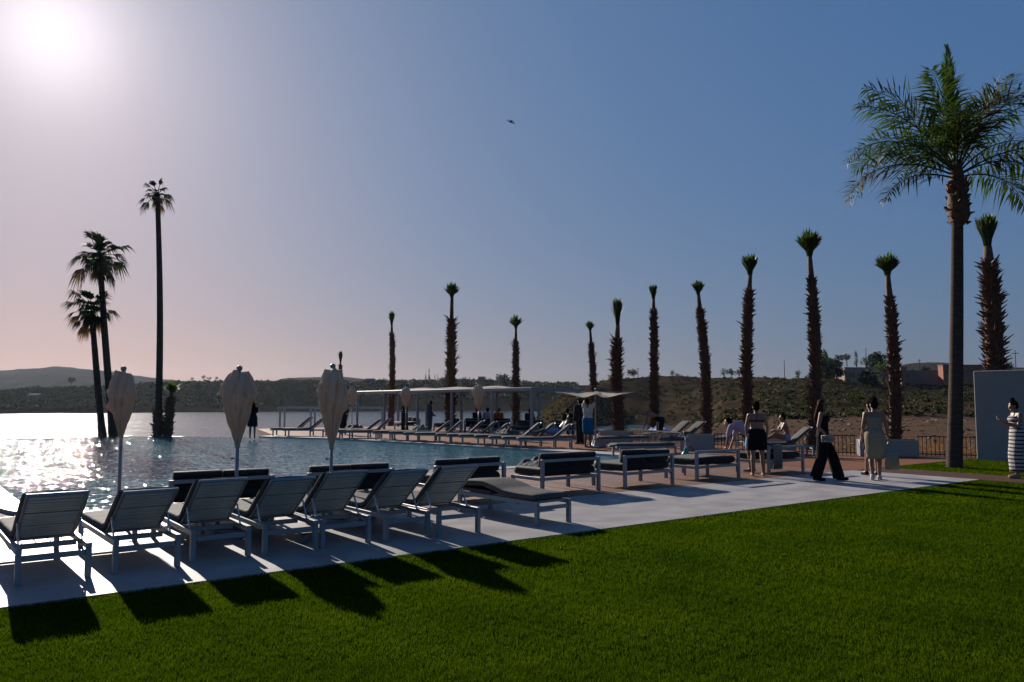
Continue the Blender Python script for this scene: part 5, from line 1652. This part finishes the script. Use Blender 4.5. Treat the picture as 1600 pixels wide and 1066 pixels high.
def person(label, loc, rz, h, pose, skin, hair, clothes, near=False, male=False, head_yaw=0.0, head_pitch=0.0, name='person', hands=None, shades=False, fat=1.0, beard=None):
    """clothes: list of (part name, material, builder(J) -> MB, voxel or None)"""
    k = h / 1.70
    J = dict(BASE); J.update(pose)
    J = {a: V3(b) for a, b in J.items()}
    if male:
        for s in ('L', 'R'):
            if 'sh' + s not in pose: J['sh' + s].x *= 1.17
            if 'el' + s not in pose: J['el' + s].x *= 1.12
    t = thing(name, label, 'person', loc, rz)
    f = fat
    mb = MB()
    lat = (J['shR'] - J['shL']).normalized()
    for s, sg in (('L', -1), ('R', 1)):
        hip, kn, an, to = J['hip' + s], J['knee' + s], J['ank' + s], J['toe' + s]
        mb.cap(hip, hip.lerp(kn, .45), .090 * f, .078 * f); mb.cap(hip.lerp(kn, .45), kn, .078 * f, .053)
        dn = (an - kn).normalized(); bk = Vector((0, -1, 0)); bk = (bk - dn * bk.dot(dn)).normalized()
        calf = kn.lerp(an, .3) + bk * 0.016
        mb.cap(kn, calf, .052, .053 * f); mb.cap(calf, an, .053 * f, .034)
        mb.cap(an, to, .036, .026); mb.cap(an + bk * 0.025 - Vector((0, 0, .035)), to.lerp(an, .4) - Vector((0, 0, .012)), .030, .030)
        rib = J['chest'] + lat * sg * (.070 if not male else .085)
        wa = J['sp'] + lat * sg * .052 * f
        mb.cap(hip + Vector((0, 0, .02)), wa, .098 * f, .076 * f); mb.cap(wa, rib, .076 * f, .088); mb.cap(rib, J['sh' + s] - lat * sg * .035, .088, .052)
        sh, el, wr = J['sh' + s], J['el' + s], J['wr' + s]
        mb.cap(sh, el, .047 * f, .036); mb.cap(el, el.lerp(wr, .3), .036, .035); mb.cap(el.lerp(wr, .3), wr, .035, .023)
        pn = hands[s] if hands and s in hands else None
        hand(mb, el, wr, sg, pn, 0.5 if not hands or s not in hands else 0.75)
    mb.cap(J['hipL'], J['hipR'], .105 * f, .105 * f)
    mb.cap(J['sp'], J['chest'], .085 * f, .10)
    mb.cap(J['shL'], J['shR'], .048, .048)
    mb.cap(J['chest'] + Vector((0, 0, .06)), J['neck'], .08, .05)
    if not male:
        for sg in (-1, 1):
            fw = lat.cross(Vector((0, 0, 1))) * -1
            fw = Vector((-lat.y, lat.x, 0)).normalized()
            mb.ell(J['chest'] + lat * sg * .068 + fw * .075 - Vector((0, 0, .01)), (.055, .05, .055))
    H = J['head']
    mb.cap(J['neck'] - Vector((0, 0, .03)), H - Vector((0, 0, .05)), .052, .05)
    HM = Matrix.Rotation(head_yaw, 3, 'Z') @ Matrix.Rotation(head_pitch, 3, 'X')

    def hp(x, y, z): return H + HM @ Vector((x, y, z))
    mb.ell(hp(0, -.008, .025), (.074, .092, .088), HM)              # skull
    mb.ell(hp(0, .022, -.025), (.060, .070, .085), HM)              # face
    mb.ell(hp(0, .045, -.085), (.034, .034, .026), HM)              # chin
    mb.cap(hp(0, .088, .012), hp(0, .108, -.022), .009, .014)       # nose
    mb.cap(hp(-.022, .088, -.058), hp(.022, .088, -.058), .008, .008)  # lips
    for sg in (-1, 1):
        mb.ell(hp(sg * .074, -.005, -.008), (.010, .02, .031), HM)  # ears
        mb.cap(hp(sg * .02, .086, .024), hp(sg * .05, .072, .024), .009, .008)
    obj('body', remesh(mb, 'body', 0.0082 if near else 0.015, 3 if near else 2), skin, t)
    for sg in (-1, 1):
        obj('eye', MB().ell(hp(sg * .031, .079, .005), (.013, .008, .008), HM), M_EYE, t, smooth=True)
    if shades:
        g = MB()
        for sg in (-1, 1):
            g.ell(hp(sg * .034, .092, .004), (.030, .008, .024), HM); g.bar(hp(sg * .064, .085, .01), hp(sg * .078, -.01, .008), .006, .006)
        g.bar(hp(-.012, .098, .01), hp(.012, .098, .01), .006, .006)
        obj('sunglasses', g, M_EYE, t, smooth=True)
    # hair
    hm, style = hair
    if style:
        hb_ = MB()
        hb_.ell(hp(0, -.022, .042), (.083, .092, .087), HM)
        hb_.ell(hp(0, -.04, .0), (.079, .068, .085), HM)
        if style == 'bun':
            hb_.ell(hp(0, -.075, .115), (.048, .045, .042), HM); hb_.ell(hp(.01, -.05, .10), (.06, .05, .03), HM)
        elif style == 'topbun':
            hb_.ell(hp(0, -.03, .145), (.05, .05, .05), HM); hb_.ell(hp(0.01, -.04, .12), (.055, .05, .04), HM)
        elif style == 'long':
            nb = J['neck'] + Vector((0, 0, 0))
            for sg in (-1, 0, 1):
                a = hp(sg * .062, -.045, .0); b = nb + HM @ Vector((sg * .085, -.065, -.03)); c = J['chest'] + HM @ Vector((sg * .10, -.10, .04)); d = J['chest'] + HM @ Vector((sg * .10, -.115, -.10))
                hb_.cap(a, b, .05, .05); hb_.cap(b, c, .05, .045); hb_.cap(c, d, .045, .022)
            for sg in (-1, 1):
                hb_.cap(hp(sg * .07, .0, .02), nb + HM @ Vector((sg * .095, .03, -.05)), .028, .03)
                hb_.cap(nb + HM @ Vector((sg * .095, .03, -.05)), J['chest'] + HM @ Vector((sg * .085, .085, -.03)), .03, .018)
        elif style == 'veil':
            nb = J['neck']
            hb_.cap(hp(0, -.03, -.02), nb + Vector((0, -.05, -.06)), .085, .11); hb_.cap(nb + Vector((0, -.05, -.06)), J['chest'] + Vector((0, -.09, -.12)), .11, .10)
        obj('hair' if style != 'veil' else 'headscarf', remesh(hb_, 'hair', 0.010 if near else 0.015, 2), hm, t)
    if beard:
        obj('beard', remesh(MB().ell(hp(0, .05, -.075), (.056, .05, .05), HM), 'beard', .012, 1), beard, t)
    for nm, m_, fn, vox in clothes:
        g = fn(J)
        if vox:
            obj(nm, remesh(g, nm, vox, 2), m_, t)
        else:
            obj(nm, g, m_, t, smooth=True)
    for c in t.children:
        c.scale = (k, k, k)
    return t


# --- garments ---------------------------------------------------------------


def torso_top(J, r=0.018, lo=0.95, male=False, sleeves=0.0):
    mb = MB(); lat = (J['shR'] - J['shL']).normalized()
    for s, sg in (('L', -1), ('R', 1)):
        rib = J['chest'] + lat * sg * (.074 if not male else .088); wa = J['sp'] + lat * sg * .058
        lo_ = J['hip' + s].lerp(J['sp'], max(0, (lo - .92) / .2)) + Vector((0, 0, .0))
        mb.cap(lo_, wa, .10 + r, .078 + r); mb.cap(wa, rib, .078 + r, .088 + r); mb.cap(rib, J['sh' + s] - lat * sg * .03, .088 + r * .7, .054 + r * .6)
        if sleeves:
            e = J['sh' + s].lerp(J['el' + s], min(1, sleeves))
            mb.cap(J['sh' + s], e, .052 + r, .045 + r)
            if sleeves > 1:
                w_ = J['el' + s].lerp(J['wr' + s], sleeves - 1); mb.cap(J['el' + s], w_, .045 + r, .036 + r)
    mb.cap(J['sp'], J['chest'], .088 + r, .102 + r)
    if sleeves: mb.cap(J['shL'], J['shR'], .052 + r * .5, .052 + r * .5)
    return mb


def bodice(J, top=1.34, r=0.014):
    """strapless bodice from the waist to under the arms"""
    c, s = J['chest'], J['sp']; hm = (J['hipL'] + J['hipR']) / 2
    ax = (c - s).normalized(); M = Vector((0, 0, 1)).rotation_difference(ax).to_matrix()
    return MB().loft([(hm + Vector((0, 0, .02)), .185 + r, .125 + r, None), (s - Vector((0, 0, .02)), .135 + r, .098 + r, M), (s + ax * .1, .145 + r, .105 + r, M), (c + Vector((0, .02, 0)), .165 + r, .130 + r, M), (c + ax * (top - 1.29) + Vector((0, .01, 0)), .168 + r * .5, .112 + r * .5, M)], 28)


def skirt(J, hem, r0=0.02, flare=1.0, fold=0.02, top='hip', tight=0.0):
    hm = (J['hipL'] + J['hipR']) / 2; km = (J['kneeL'] + J['kneeR']) / 2; am = (J['ankL'] + J['ankR']) / 2
    sx_k = abs(J['kneeL'].x - J['kneeR'].x) / 2 + .07; sy_k = abs(J['kneeL'].y - J['kneeR'].y) / 2 + .075
    sx_a = abs(J['ankL'].x - J['ankR'].x) / 2 + .06; sy_a = abs(J['ankL'].y - J['ankR'].y) / 2 + .07
    rings = [(J['sp'] - Vector((0, 0, .03)), .140 + r0, .105 + r0, None, 0), (hm + Vector((0, 0, .06)), .185 + r0, .125 + r0, None, fold * .3), (hm - Vector((0, 0, .06)), .19 + r0, .13 + r0, None, fold * .6)]
    n = 7
    for i in range(1, n + 1):
        z = (hm.z - .06) + (hem - hm.z + .06) * i / n
        if z > km.z:
            t_ = (hm.z - .06 - z) / (hm.z - .06 - km.z); c = hm.lerp(km, t_); rx = .19 + (sx_k - .19) * t_; ry = .13 + (sy_k - .13) * t_
        else:
            t_ = (km.z - z) / max(.01, km.z - am.z); c = km.lerp(am, t_); rx = sx_k + (sx_a - sx_k) * t_; ry = sy_k + (sy_a - sy_k) * t_
        fl = 1 + (flare - 1) * i / n
        rings.append((Vector((c.x, c.y, z)), (rx + r0) * fl, (ry + r0) * fl, None, fold))
    return MB().loft(rings, 40)


def trousers(J, wide=1.0, hem=0.06, r=0.016):
    mb = MB()
    for s in 'LR':
        hip, kn, an = J['hip' + s], J['knee' + s], J['ank' + s]
        e = kn.lerp(an, 1.0) if hem < .1 else kn.lerp(an, max(0.0, 1 - (hem - .075) / .42)) if hem < .49 else hip.lerp(kn, (.92 - hem) / .43)
        mb.cap(hip, hip.lerp(kn, .5) if hem < .7 else e, .098 + r, (.083 + r) * wide ** .5)
        if hem < .7: mb.cap(hip.lerp(kn, .5), kn if hem < .49 else e, (.083 + r) * wide ** .5, (.062 + r) * wide)
        if hem < .49: mb.tube([kn, e - Vector((0, 0, .02))], [(.062 + r) * wide, (.060 + r) * wide * 1.1], 14)
    mb.cap(J['hipL'] + Vector((0, 0, .03)), J['hipR'] + Vector((0, 0, .03)), .108 + r, .108 + r)
    for s, sg in (('L', -1), ('R', 1)):
        mb.cap(J['hip' + s], J['sp'] + Vector((sg * .045, 0, -.03)), .10 + r, .075 + r)
    return mb


def shoes(J, r=0.012, sole=0.0):
    mb = MB()
    for s in 'LR':
        an, to = J['ank' + s], J['toe' + s]
        mb.cap(an - Vector((0, .02, .03)), to - Vector((0, 0, .004)), .036 + r, .030 + r)
        mb.cap(an - Vector((0, .0, .01)), an - Vector((0, .02, .035)), .038 + r, .038 + r)
    return mb


F_BLACK = fabric('black', (0.008, 0.008, 0.010)); F_CREAM = fabric('cream', (0.26, 0.215, 0.15)); F_WHITE = fabric('white', (0.36, 0.36, 0.36)); F_BLUE = fabric('blue', (0.008, 0.10, 0.22))
F_NAVY = fabric('navy', (0.012, 0.014, 0.022)); F_TUNIC = fabric('greyblue', (0.055, 0.075, 0.11)); F_DARK = fabric('darkgrey', (0.022, 0.020, 0.024)); F_ORANGE = fabric('orange', (0.36, 0.09, 0.02)); F_LBLUE = fabric('lightblue', (0.20, 0.30, 0.45))
F_LILAC = fabric('lilac', (0.30, 0.25, 0.34)); F_TAN = fabric('tan', (0.25, 0.20, 0.14)); F_PURSE = fabric('pale_purse', (0.42, 0.38, 0.32)); F_SNEAK = fabric('sneaker', (0.40, 0.39, 0.37))
# black and white bands round the dress
F_STRIPE = bpy.data.materials.new('striped_knit'); F_STRIPE.use_nodes = True
_n, _l = F_STRIPE.node_tree.nodes, F_STRIPE.node_tree.links
_b = _n['Principled BSDF']; _b.inputs['Roughness'].default_value = 0.85
_tc = _n.new('ShaderNodeTexCoord'); _sp = _n.new('ShaderNodeSeparateXYZ'); _l.new(_tc.outputs['Object'], _sp.inputs[0])
_nz = _n.new('ShaderNodeTexNoise'); _nz.inputs['Scale'].default_value = 3; _l.new(_tc.outputs['Object'], _nz.inputs[0])
_ad = _n.new('ShaderNodeMath'); _ad.operation = 'MULTIPLY_ADD'; _ad.inputs[1].default_value = 0.035; _l.new(_nz.outputs[0], _ad.inputs[0]); _l.new(_sp.outputs['Z'], _ad.inputs[2])
_m1 = _n.new('ShaderNodeMath'); _m1.operation = 'MULTIPLY'; _m1.inputs[1].default_value = 12.0; _l.new(_ad.outputs[0], _m1.inputs[0])
_fr = _n.new('ShaderNodeMath'); _fr.operation = 'FRACT'; _l.new(_m1.outputs[0], _fr.inputs[0])
_gt = _n.new('ShaderNodeMath'); _gt.operation = 'GREATER_THAN'; _gt.inputs[1].default_value = 0.42; _l.new(_fr.outputs[0], _gt.inputs[0])
_mx = _n.new('ShaderNodeMixRGB'); _mx.inputs[1].default_value = (0.012, 0.012, 0.016, 1); _mx.inputs[2].default_value = (0.36, 0.34, 0.32, 1)
_l.new(_gt.outputs[0], _mx.inputs[0]); _l.new(_mx.outputs[0], _b.inputs['Base Color'])

DARKH, AUB = M_HAIR, M_HAIRR
# 1 woman in black walking to the right
walk = dict(hipL=(-.08, .0, .90), hipR=(.08, 0, .90), kneeR=(.085, -.02, .48), ankR=(.09, -.16, .085), toeR=(.10, .01, .03), kneeL=(-.09, .19, .50), ankL=(-.10, .30, .085), toeL=(-.11, .46, .045),
            elR=(.225, -.07, 1.13), wrR=(.215, .09, .955), elL=(-.21, -.05, 1.13), wrL=(-.21, .08, .93))
t = person('woman in black top and wide black trousers walking with a pale clutch bag', gp(1287, 751), R(-112), 1.68, walk, M_SKIN, (AUB, 'long'),
           [('top', F_BLACK, lambda J: bodice(J, 1.37), .012), ('trousers', F_BLACK, lambda J: trousers(J, 1.45, .05), .012), ('sandals', F_BLACK, lambda J: shoes(J, .006), .012)],
           near=True, head_yaw=R(-14), shades=True, hands={'R': Vector((1, 0, .1))})
o = obj('clutch_bag', MB().box((0, 0, 0), (0.03, 0.25, 0.14), None, 0.01), F_PURSE, None, gp(1287, 751) + Matrix.Rotation(R(-112), 3, 'Z') @ Vector((.245, .10, .88)), (0, 0, R(-112)), True)
tag(o, 'pale clutch bag held at the hip of the woman in black', 'bag')
# 2 woman in the cream dress seen from behind
walkb = dict(kneeL=(-.09, .03, .49), ankL=(-.07, -.14, .10), toeL=(-.08, .0, .03), kneeR=(.08, .07, .49), ankR=(.07, .06, .075), toeR=(.08, .22, .03), elR=(.235, -.03, 1.13), wrR=(.26, .04, .90), elL=(-.225, .0, 1.13), wrL=(-.20, .12, .93))
P2 = gp(1369, 750)
t = person('woman in a strapless cream midi dress seen from behind, hair pinned up', P2, R(-22), 1.68, walkb, M_SKIN, (DARKH, 'topbun'),
           [('dress_top', F_CREAM, lambda J: bodice(J, 1.33), .011), ('dress_skirt', F_CREAM, lambda J: skirt(J, .44, .012, 1.02, .022), None), ('sneakers', F_SNEAK, lambda J: shoes(J, .014), .012)], near=True, head_yaw=R(20))
o = obj('tote_bag', MB().loft([((0, 0, 0), .17, .05), ((0, 0, .1), .18, .055), ((0, 0, .28), .165, .03), ((0, 0, .33), .15, .012)], 24), F_TAN, None, P2 + Vector((.32, -.06, .22)), (0, 0, R(15)), True)
tag(o, 'tan tote bag hanging beside the woman in the cream dress', 'bag')
# 3 companion half hidden by her
P3 = gp(1364, 743)
person('bare-shouldered woman half hidden behind the cream dress', P3, R(10), 1.66, dict(kneeL=(-.09, .06, .49), ankL=(-.09, .1, .075), toeL=(-.1, .25, .03)), M_SKIN, (DARKH, 'bun'),
       [('top', F_DARK, lambda J: bodice(J, 1.30), .012), ('skirt', F_DARK, lambda J: skirt(J, .60, .012, 1.1, .02), None), ('shoes', F_BLACK, lambda J: shoes(J, .008), .014)], near=True)
# 4 woman from behind with the black wrap
t = person('bare-backed woman in a black wrap standing beside the sofa', gp(1184, 744), R(-8), 1.62, dict(elL=(-.235, .02, 1.14), wrL=(-.215, .06, .92), elR=(.24, .0, 1.13), wrR=(.235, .05, .92), ankL=(-.115, -.05, .075), toeL=(-.14, .1, .03), ankR=(.13, -.02, .075), kneeR=(.11, .015, .49)), M_SKIN2 if False else M_SKIN,
           (DARKH, 'bun'), [('wrap', F_BLACK, lambda J: skirt(J, .60, .028, 1.08, .03), None), ('bikini_back', F_BLACK, lambda J: MB().loft([(J['chest'] + Vector((0, .012, -.03)), .178, .125), (J['chest'] + Vector((0, .012, .0)), .178, .125)], 28), None),
                            ('neck_strap', F_BLACK, lambda J: MB().bar(J['neck'] + Vector((0.0, -.058, .0)), J['chest'] + Vector((-.01, -.118, -.02)), .012, .006), None)], near=True, fat=1.12)
# 5 woman in stripes at the right edge, looking at a phone
P5 = gp(1592, 747)
t = person('woman in a black and white striped dress looking at a phone at the right edge', P5, R(82), 1.66, dict(elR=(.20, .06, 1.14), wrR=(.10, .27, 1.24), elL=(-.20, .04, 1.14), wrL=(-.07, .26, 1.22), ankL=(-.09, .06, .075), toeL=(-.1, .22, .03), kneeL=(-.09, .09, .5), head=(0, .045, 1.58)), M_SKIN, (DARKH, 'topbun'),
           [('dress_top', F_STRIPE, lambda J: bodice(J, 1.36), .011), ('dress_skirt', F_STRIPE, lambda J: skirt(J, .14, .014, 1.08, .018), None), ('sandals', F_TAN, lambda J: shoes(J, .006), .012)], near=True, head_pitch=R(-18), hands={'R': Vector((0, .3, -1)), 'L': Vector((0, .3, -1))})
o = obj('phone', MB().box((0, 0, 0), (0.075, 0.012, 0.15), None, 0.004), M_BLACK, None, P5 + Matrix.Rotation(R(82), 3, 'Z') @ Vector((.02, .335, 1.265)), (R(-40), 0, R(82)))
tag(o, 'dark phone held by the woman in stripes', 'phone')
# 6 man raising his arms to the parasol
t = person('man in white shirt and blue shorts reaching up to the open parasol', gp(919, 699.5), R(-35), 1.74, dict(elL=(-.20, .12, 1.60), wrL=(-.08, .22, 1.83), elR=(.22, .12, 1.60), wrR=(.12, .24, 1.83), shL=(-.19, .02, 1.43), shR=(.19, .02, 1.43), head=(0, .0, 1.59)), M_SKIN2, (DARKH, 'short'),
           [('shirt', F_WHITE, lambda J: torso_top(J, .022, .92, True, .5), .014), ('shorts', F_BLUE, lambda J: trousers(J, 1.35, .56, .022), .014)], male=True, head_pitch=R(18))
# 7 dark-clothed man beside him
t = person('man in dark clothes standing behind the man in blue shorts', gp(907, 694), R(30), 1.76, dict(), M_SKIN2, (DARKH, 'short'),
           [('jacket', F_DARK, lambda J: torso_top(J, .028, .92, True, 1.9), .016), ('trousers', F_DARK, lambda J: trousers(J, 1.1, .05), .016), ('shoes', F_BLACK, lambda J: shoes(J), .016)], male=True)
# 8 veiled woman, 9 man in tunic
t = person('woman in a long dark dress standing under the far pergola', gp(632, 673), R(150), 1.64, dict(elL=(-.2, .05, 1.14), wrL=(-.06, .2, 1.16), elR=(.2, .05, 1.14), wrR=(.06, .2, 1.14)), M_SKIN2, (DARKH, 'long'),
           [('dress_top', F_NAVY, lambda J: torso_top(J, .02, .95, False, 1.8), .016), ('dress_skirt', F_NAVY, lambda J: skirt(J, .05, .03, 1.35, .02), None)])
t = person('person in a long grey-blue tunic with head bowed across the pool', gp(671, 674), R(-70), 1.70, dict(head=(0, .08, 1.56), neck=(0, .02, 1.45), wrR=(.19, .2, .92), wrL=(-.19, .2, .92)), M_SKIN2, (DARKH, 'short'),
           [('tunic_top', F_TUNIC, lambda J: torso_top(J, .028, .95, True, 1.5), .016), ('tunic_skirt', F_TUNIC, lambda J: skirt(J, .10, .035, 1.3, .015), None)], male=True, head_pitch=R(-28))
# 10 person at the vanishing edge
t = person('person in a short dark dress standing on the pool edge behind the second parasol', gp(394, 685.5), R(20), 1.62, dict(elR=(.2, .1, 1.2), wrR=(.1, .2, 1.35)), M_SKIN2, (DARKH, 'long'),
           [('dress_top', F_NAVY, lambda J: torso_top(J, .02, .95, False, .6), .016), ('dress_skirt', F_NAVY, lambda J: skirt(J, .55, .03, 1.15, .02), None)])
t = person('person in dark clothes standing on the far deck right of the bulging front parasol', gp(536, 679), R(200), 1.62, dict(), M_SKIN2, (DARKH, 'short'),
           [('shirt', F_DARK, lambda J: torso_top(J, .02, .93, True, .9), .016), ('trousers', F_DARK, lambda J: trousers(J, 1.1, .05), .016)], male=True)

# --- seated and bending people
SIT = dict(hipL=(-.09, 0, .50), hipR=(.09, 0, .50), kneeL=(-.11, .42, .52), kneeR=(.11, .42, .52), ankL=(-.11, .44, .09), ankR=(.11, .44, .09), toeL=(-.12, .60, .04), toeR=(.12, .60, .04),
           sp=(0, -.03, .71), chest=(0, -.05, .88), shL=(-.18, -.06, .99), shR=(.18, -.06, .99), elL=(-.22, .0, .74), elR=(.22, .0, .74), wrL=(-.14, .22, .66), wrR=(.14, .22, .66), neck=(0, -.05, 1.045), head=(0, -.02, 1.17))
SEATED = [(746, 44.0, 'F_DARK', 'seated person with dark hair under the pergola, leftmost of the three on the sofa'), (762, 43.6, 'F_LBLUE', 'person in a light blue shirt seated under the pergola'), (779, 43.2, 'F_ORANGE', 'person in an orange shirt seated under the pergola'),
          (828, 40.5, 'F_DARK', 'dark-clothed person seated under the pergola end, left of the mound'), (887, 38.5, 'F_DARK', 'dark-clothed person seated in front of the rocky mound')]
for px, Y, fm, lb in SEATED:
    q = at_z0(px, Y)
    person(lb, q + Vector((0, 0, -0.02)), R(10 if fm != 'F_DARK' else -20), 1.72, SIT, M_SKIN2, (DARKH, 'short'),
           [('shirt', globals()[fm], lambda J: torso_top(J, .024, .93, True, .9), .016), ('trousers', F_DARK, lambda J: trousers(J, 1.15, .05), .016)], male=True)
    if px not in (762,):
        st = make_sofa('dark lounge seat of the ' + lb[:60].split(' under')[0].split(' in front')[0], 'lounge seats with people'); st.location = q + Vector((0, -0.50, 0)); st.rotation_euler = (0, 0, 0)
        if px == 746: st['label'] = 'dark lounge seat with its back to the pool, left of the orange shirt'
        if px == 779: st['label'] = 'dark lounge seat with its back to the pool, holding the orange shirt'
        if px == 828: st['label'] = 'dark lounge seat at the pergola end left of the mound'
        if px == 887: st['label'] = 'dark lounge seat in front of the rocky mound'
# seated woman with the bun on the lounger, legs stretched to the left
LIE = dict(SIT); LIE.update(hipL=(-.09, 0, .56), hipR=(.09, 0, .56), kneeL=(-.10, .38, .70), kneeR=(.10, .40, .62), ankL=(-.10, .70, .52), ankR=(.10, .78, .52), toeL=(-.11, .80, .60), toeR=(.11, .88, .60),
                          sp=(0, .0, .76), chest=(0, .05, .92), shL=(-.16, .08, 1.02), shR=(.16, .08, 1.02), elL=(-.2, .2, .82), elR=(.2, .22, .82), wrL=(-.08, .36, .80), wrR=(.08, .40, .78), neck=(0, .08, 1.08), head=(0, .12, 1.20))
P = RL[5].location
q = gp(1230, 712)
RL[5].location = q + Vector((0.75, 0.05, 0)); RL[5].rotation_euler = (0, 0, R(88))
person('woman with a high hair bun sitting bare-backed on the lounger beside the rightmost sofa', Vector((q.x, q.y, -0.02)), R(84), 1.64, LIE, M_SKIN, (DARKH, 'topbun'),
       [('bikini_bottom', F_LBLUE, lambda J: trousers(J, 1.0, .86, .006), .012)], near=True)
# bald man bending
BEND = dict(sp=(0, .16, 1.06), chest=(0, .32, 1.10), shL=(-.19, .42, 1.10), shR=(.19, .42, 1.10), elL=(-.2, .50, .84), elR=(.2, .52, .82), wrL=(-.16, .56, .60), wrR=(.16, .60, .58), neck=(0, .47, 1.14), head=(0, .58, 1.20), hipL=(-.09, -.05, .90), hipR=(.09, -.05, .90))
q = gp(1031, 693)
person('bald bare-armed person bending over a lounger behind the middle sofas', q, R(100), 1.70, BEND, M_SKIN, (DARKH, None), [('shorts', F_NAVY, lambda J: trousers(J, 1.2, .55, .02), .014)], male=True)
# bending person in lilac beside the woman with the wrap
q = gp(1174, 738)
person('person in a lilac shirt bending down left of the woman in the black wrap', q, R(50), 1.62, BEND, M_SKIN, (DARKH, 'short'), [('shirt', F_LILAC, lambda J: torso_top(J, .022, .95, False, .7), .014), ('shorts', F_LBLUE, lambda J: trousers(J, 1.2, .60, .02), .014)])
# reclining man on a far lounger
q = at_z0(868, 28.9)
REC = dict(SIT); REC.update(hipL=(-.09, 0, .54), hipR=(.09, 0, .54), kneeL=(-.1, .42, .62), kneeR=(.1, .44, .56), ankL=(-.1, .82, .50), ankR=(.1, .85, .50), toeL=(-.11, .90, .62), toeR=(.11, .94, .62), sp=(0, -.17, .66), chest=(0, -.30, .80), shL=(-.19, -.40, .90), shR=(.19, -.40, .90),
                          elL=(-.25, -.25, .70), elR=(.25, -.25, .70), wrL=(-.12, -.05, .68), wrR=(.12, -.02, .68), neck=(0, -.42, .94), head=(0, -.50, 1.05))
FARP = person('bare-chested person reclining on a far lounger near the open parasol', q, R(90), 1.72, REC, M_SKIN2, (DARKH, 'short'), [('shorts', F_LBLUE, lambda J: trousers(J, 1.2, .62, .02), .014)], male=True)

# ================================================================== air
mh = bpy.data.materials.new('hazy_air'); mh.use_nodes = True
hn, hl = mh.node_tree.nodes, mh.node_tree.links
hn.remove(hn['Principled BSDF'])
pv = hn.new('ShaderNodeVolumePrincipled')
pv.inputs['Color'].default_value = (0.70, 0.83, 1.0, 1)
pv.inputs['Density'].default_value = 0.00003
pv.inputs['Anisotropy'].default_value = 0.45
hl.new(pv.outputs[0], hn['Material Output'].inputs['Volume'])
hz = obj('haze', MB().box((0, 0, 52), (6200, 6200, 123)), mh)
tag(hz, kind='stuff')
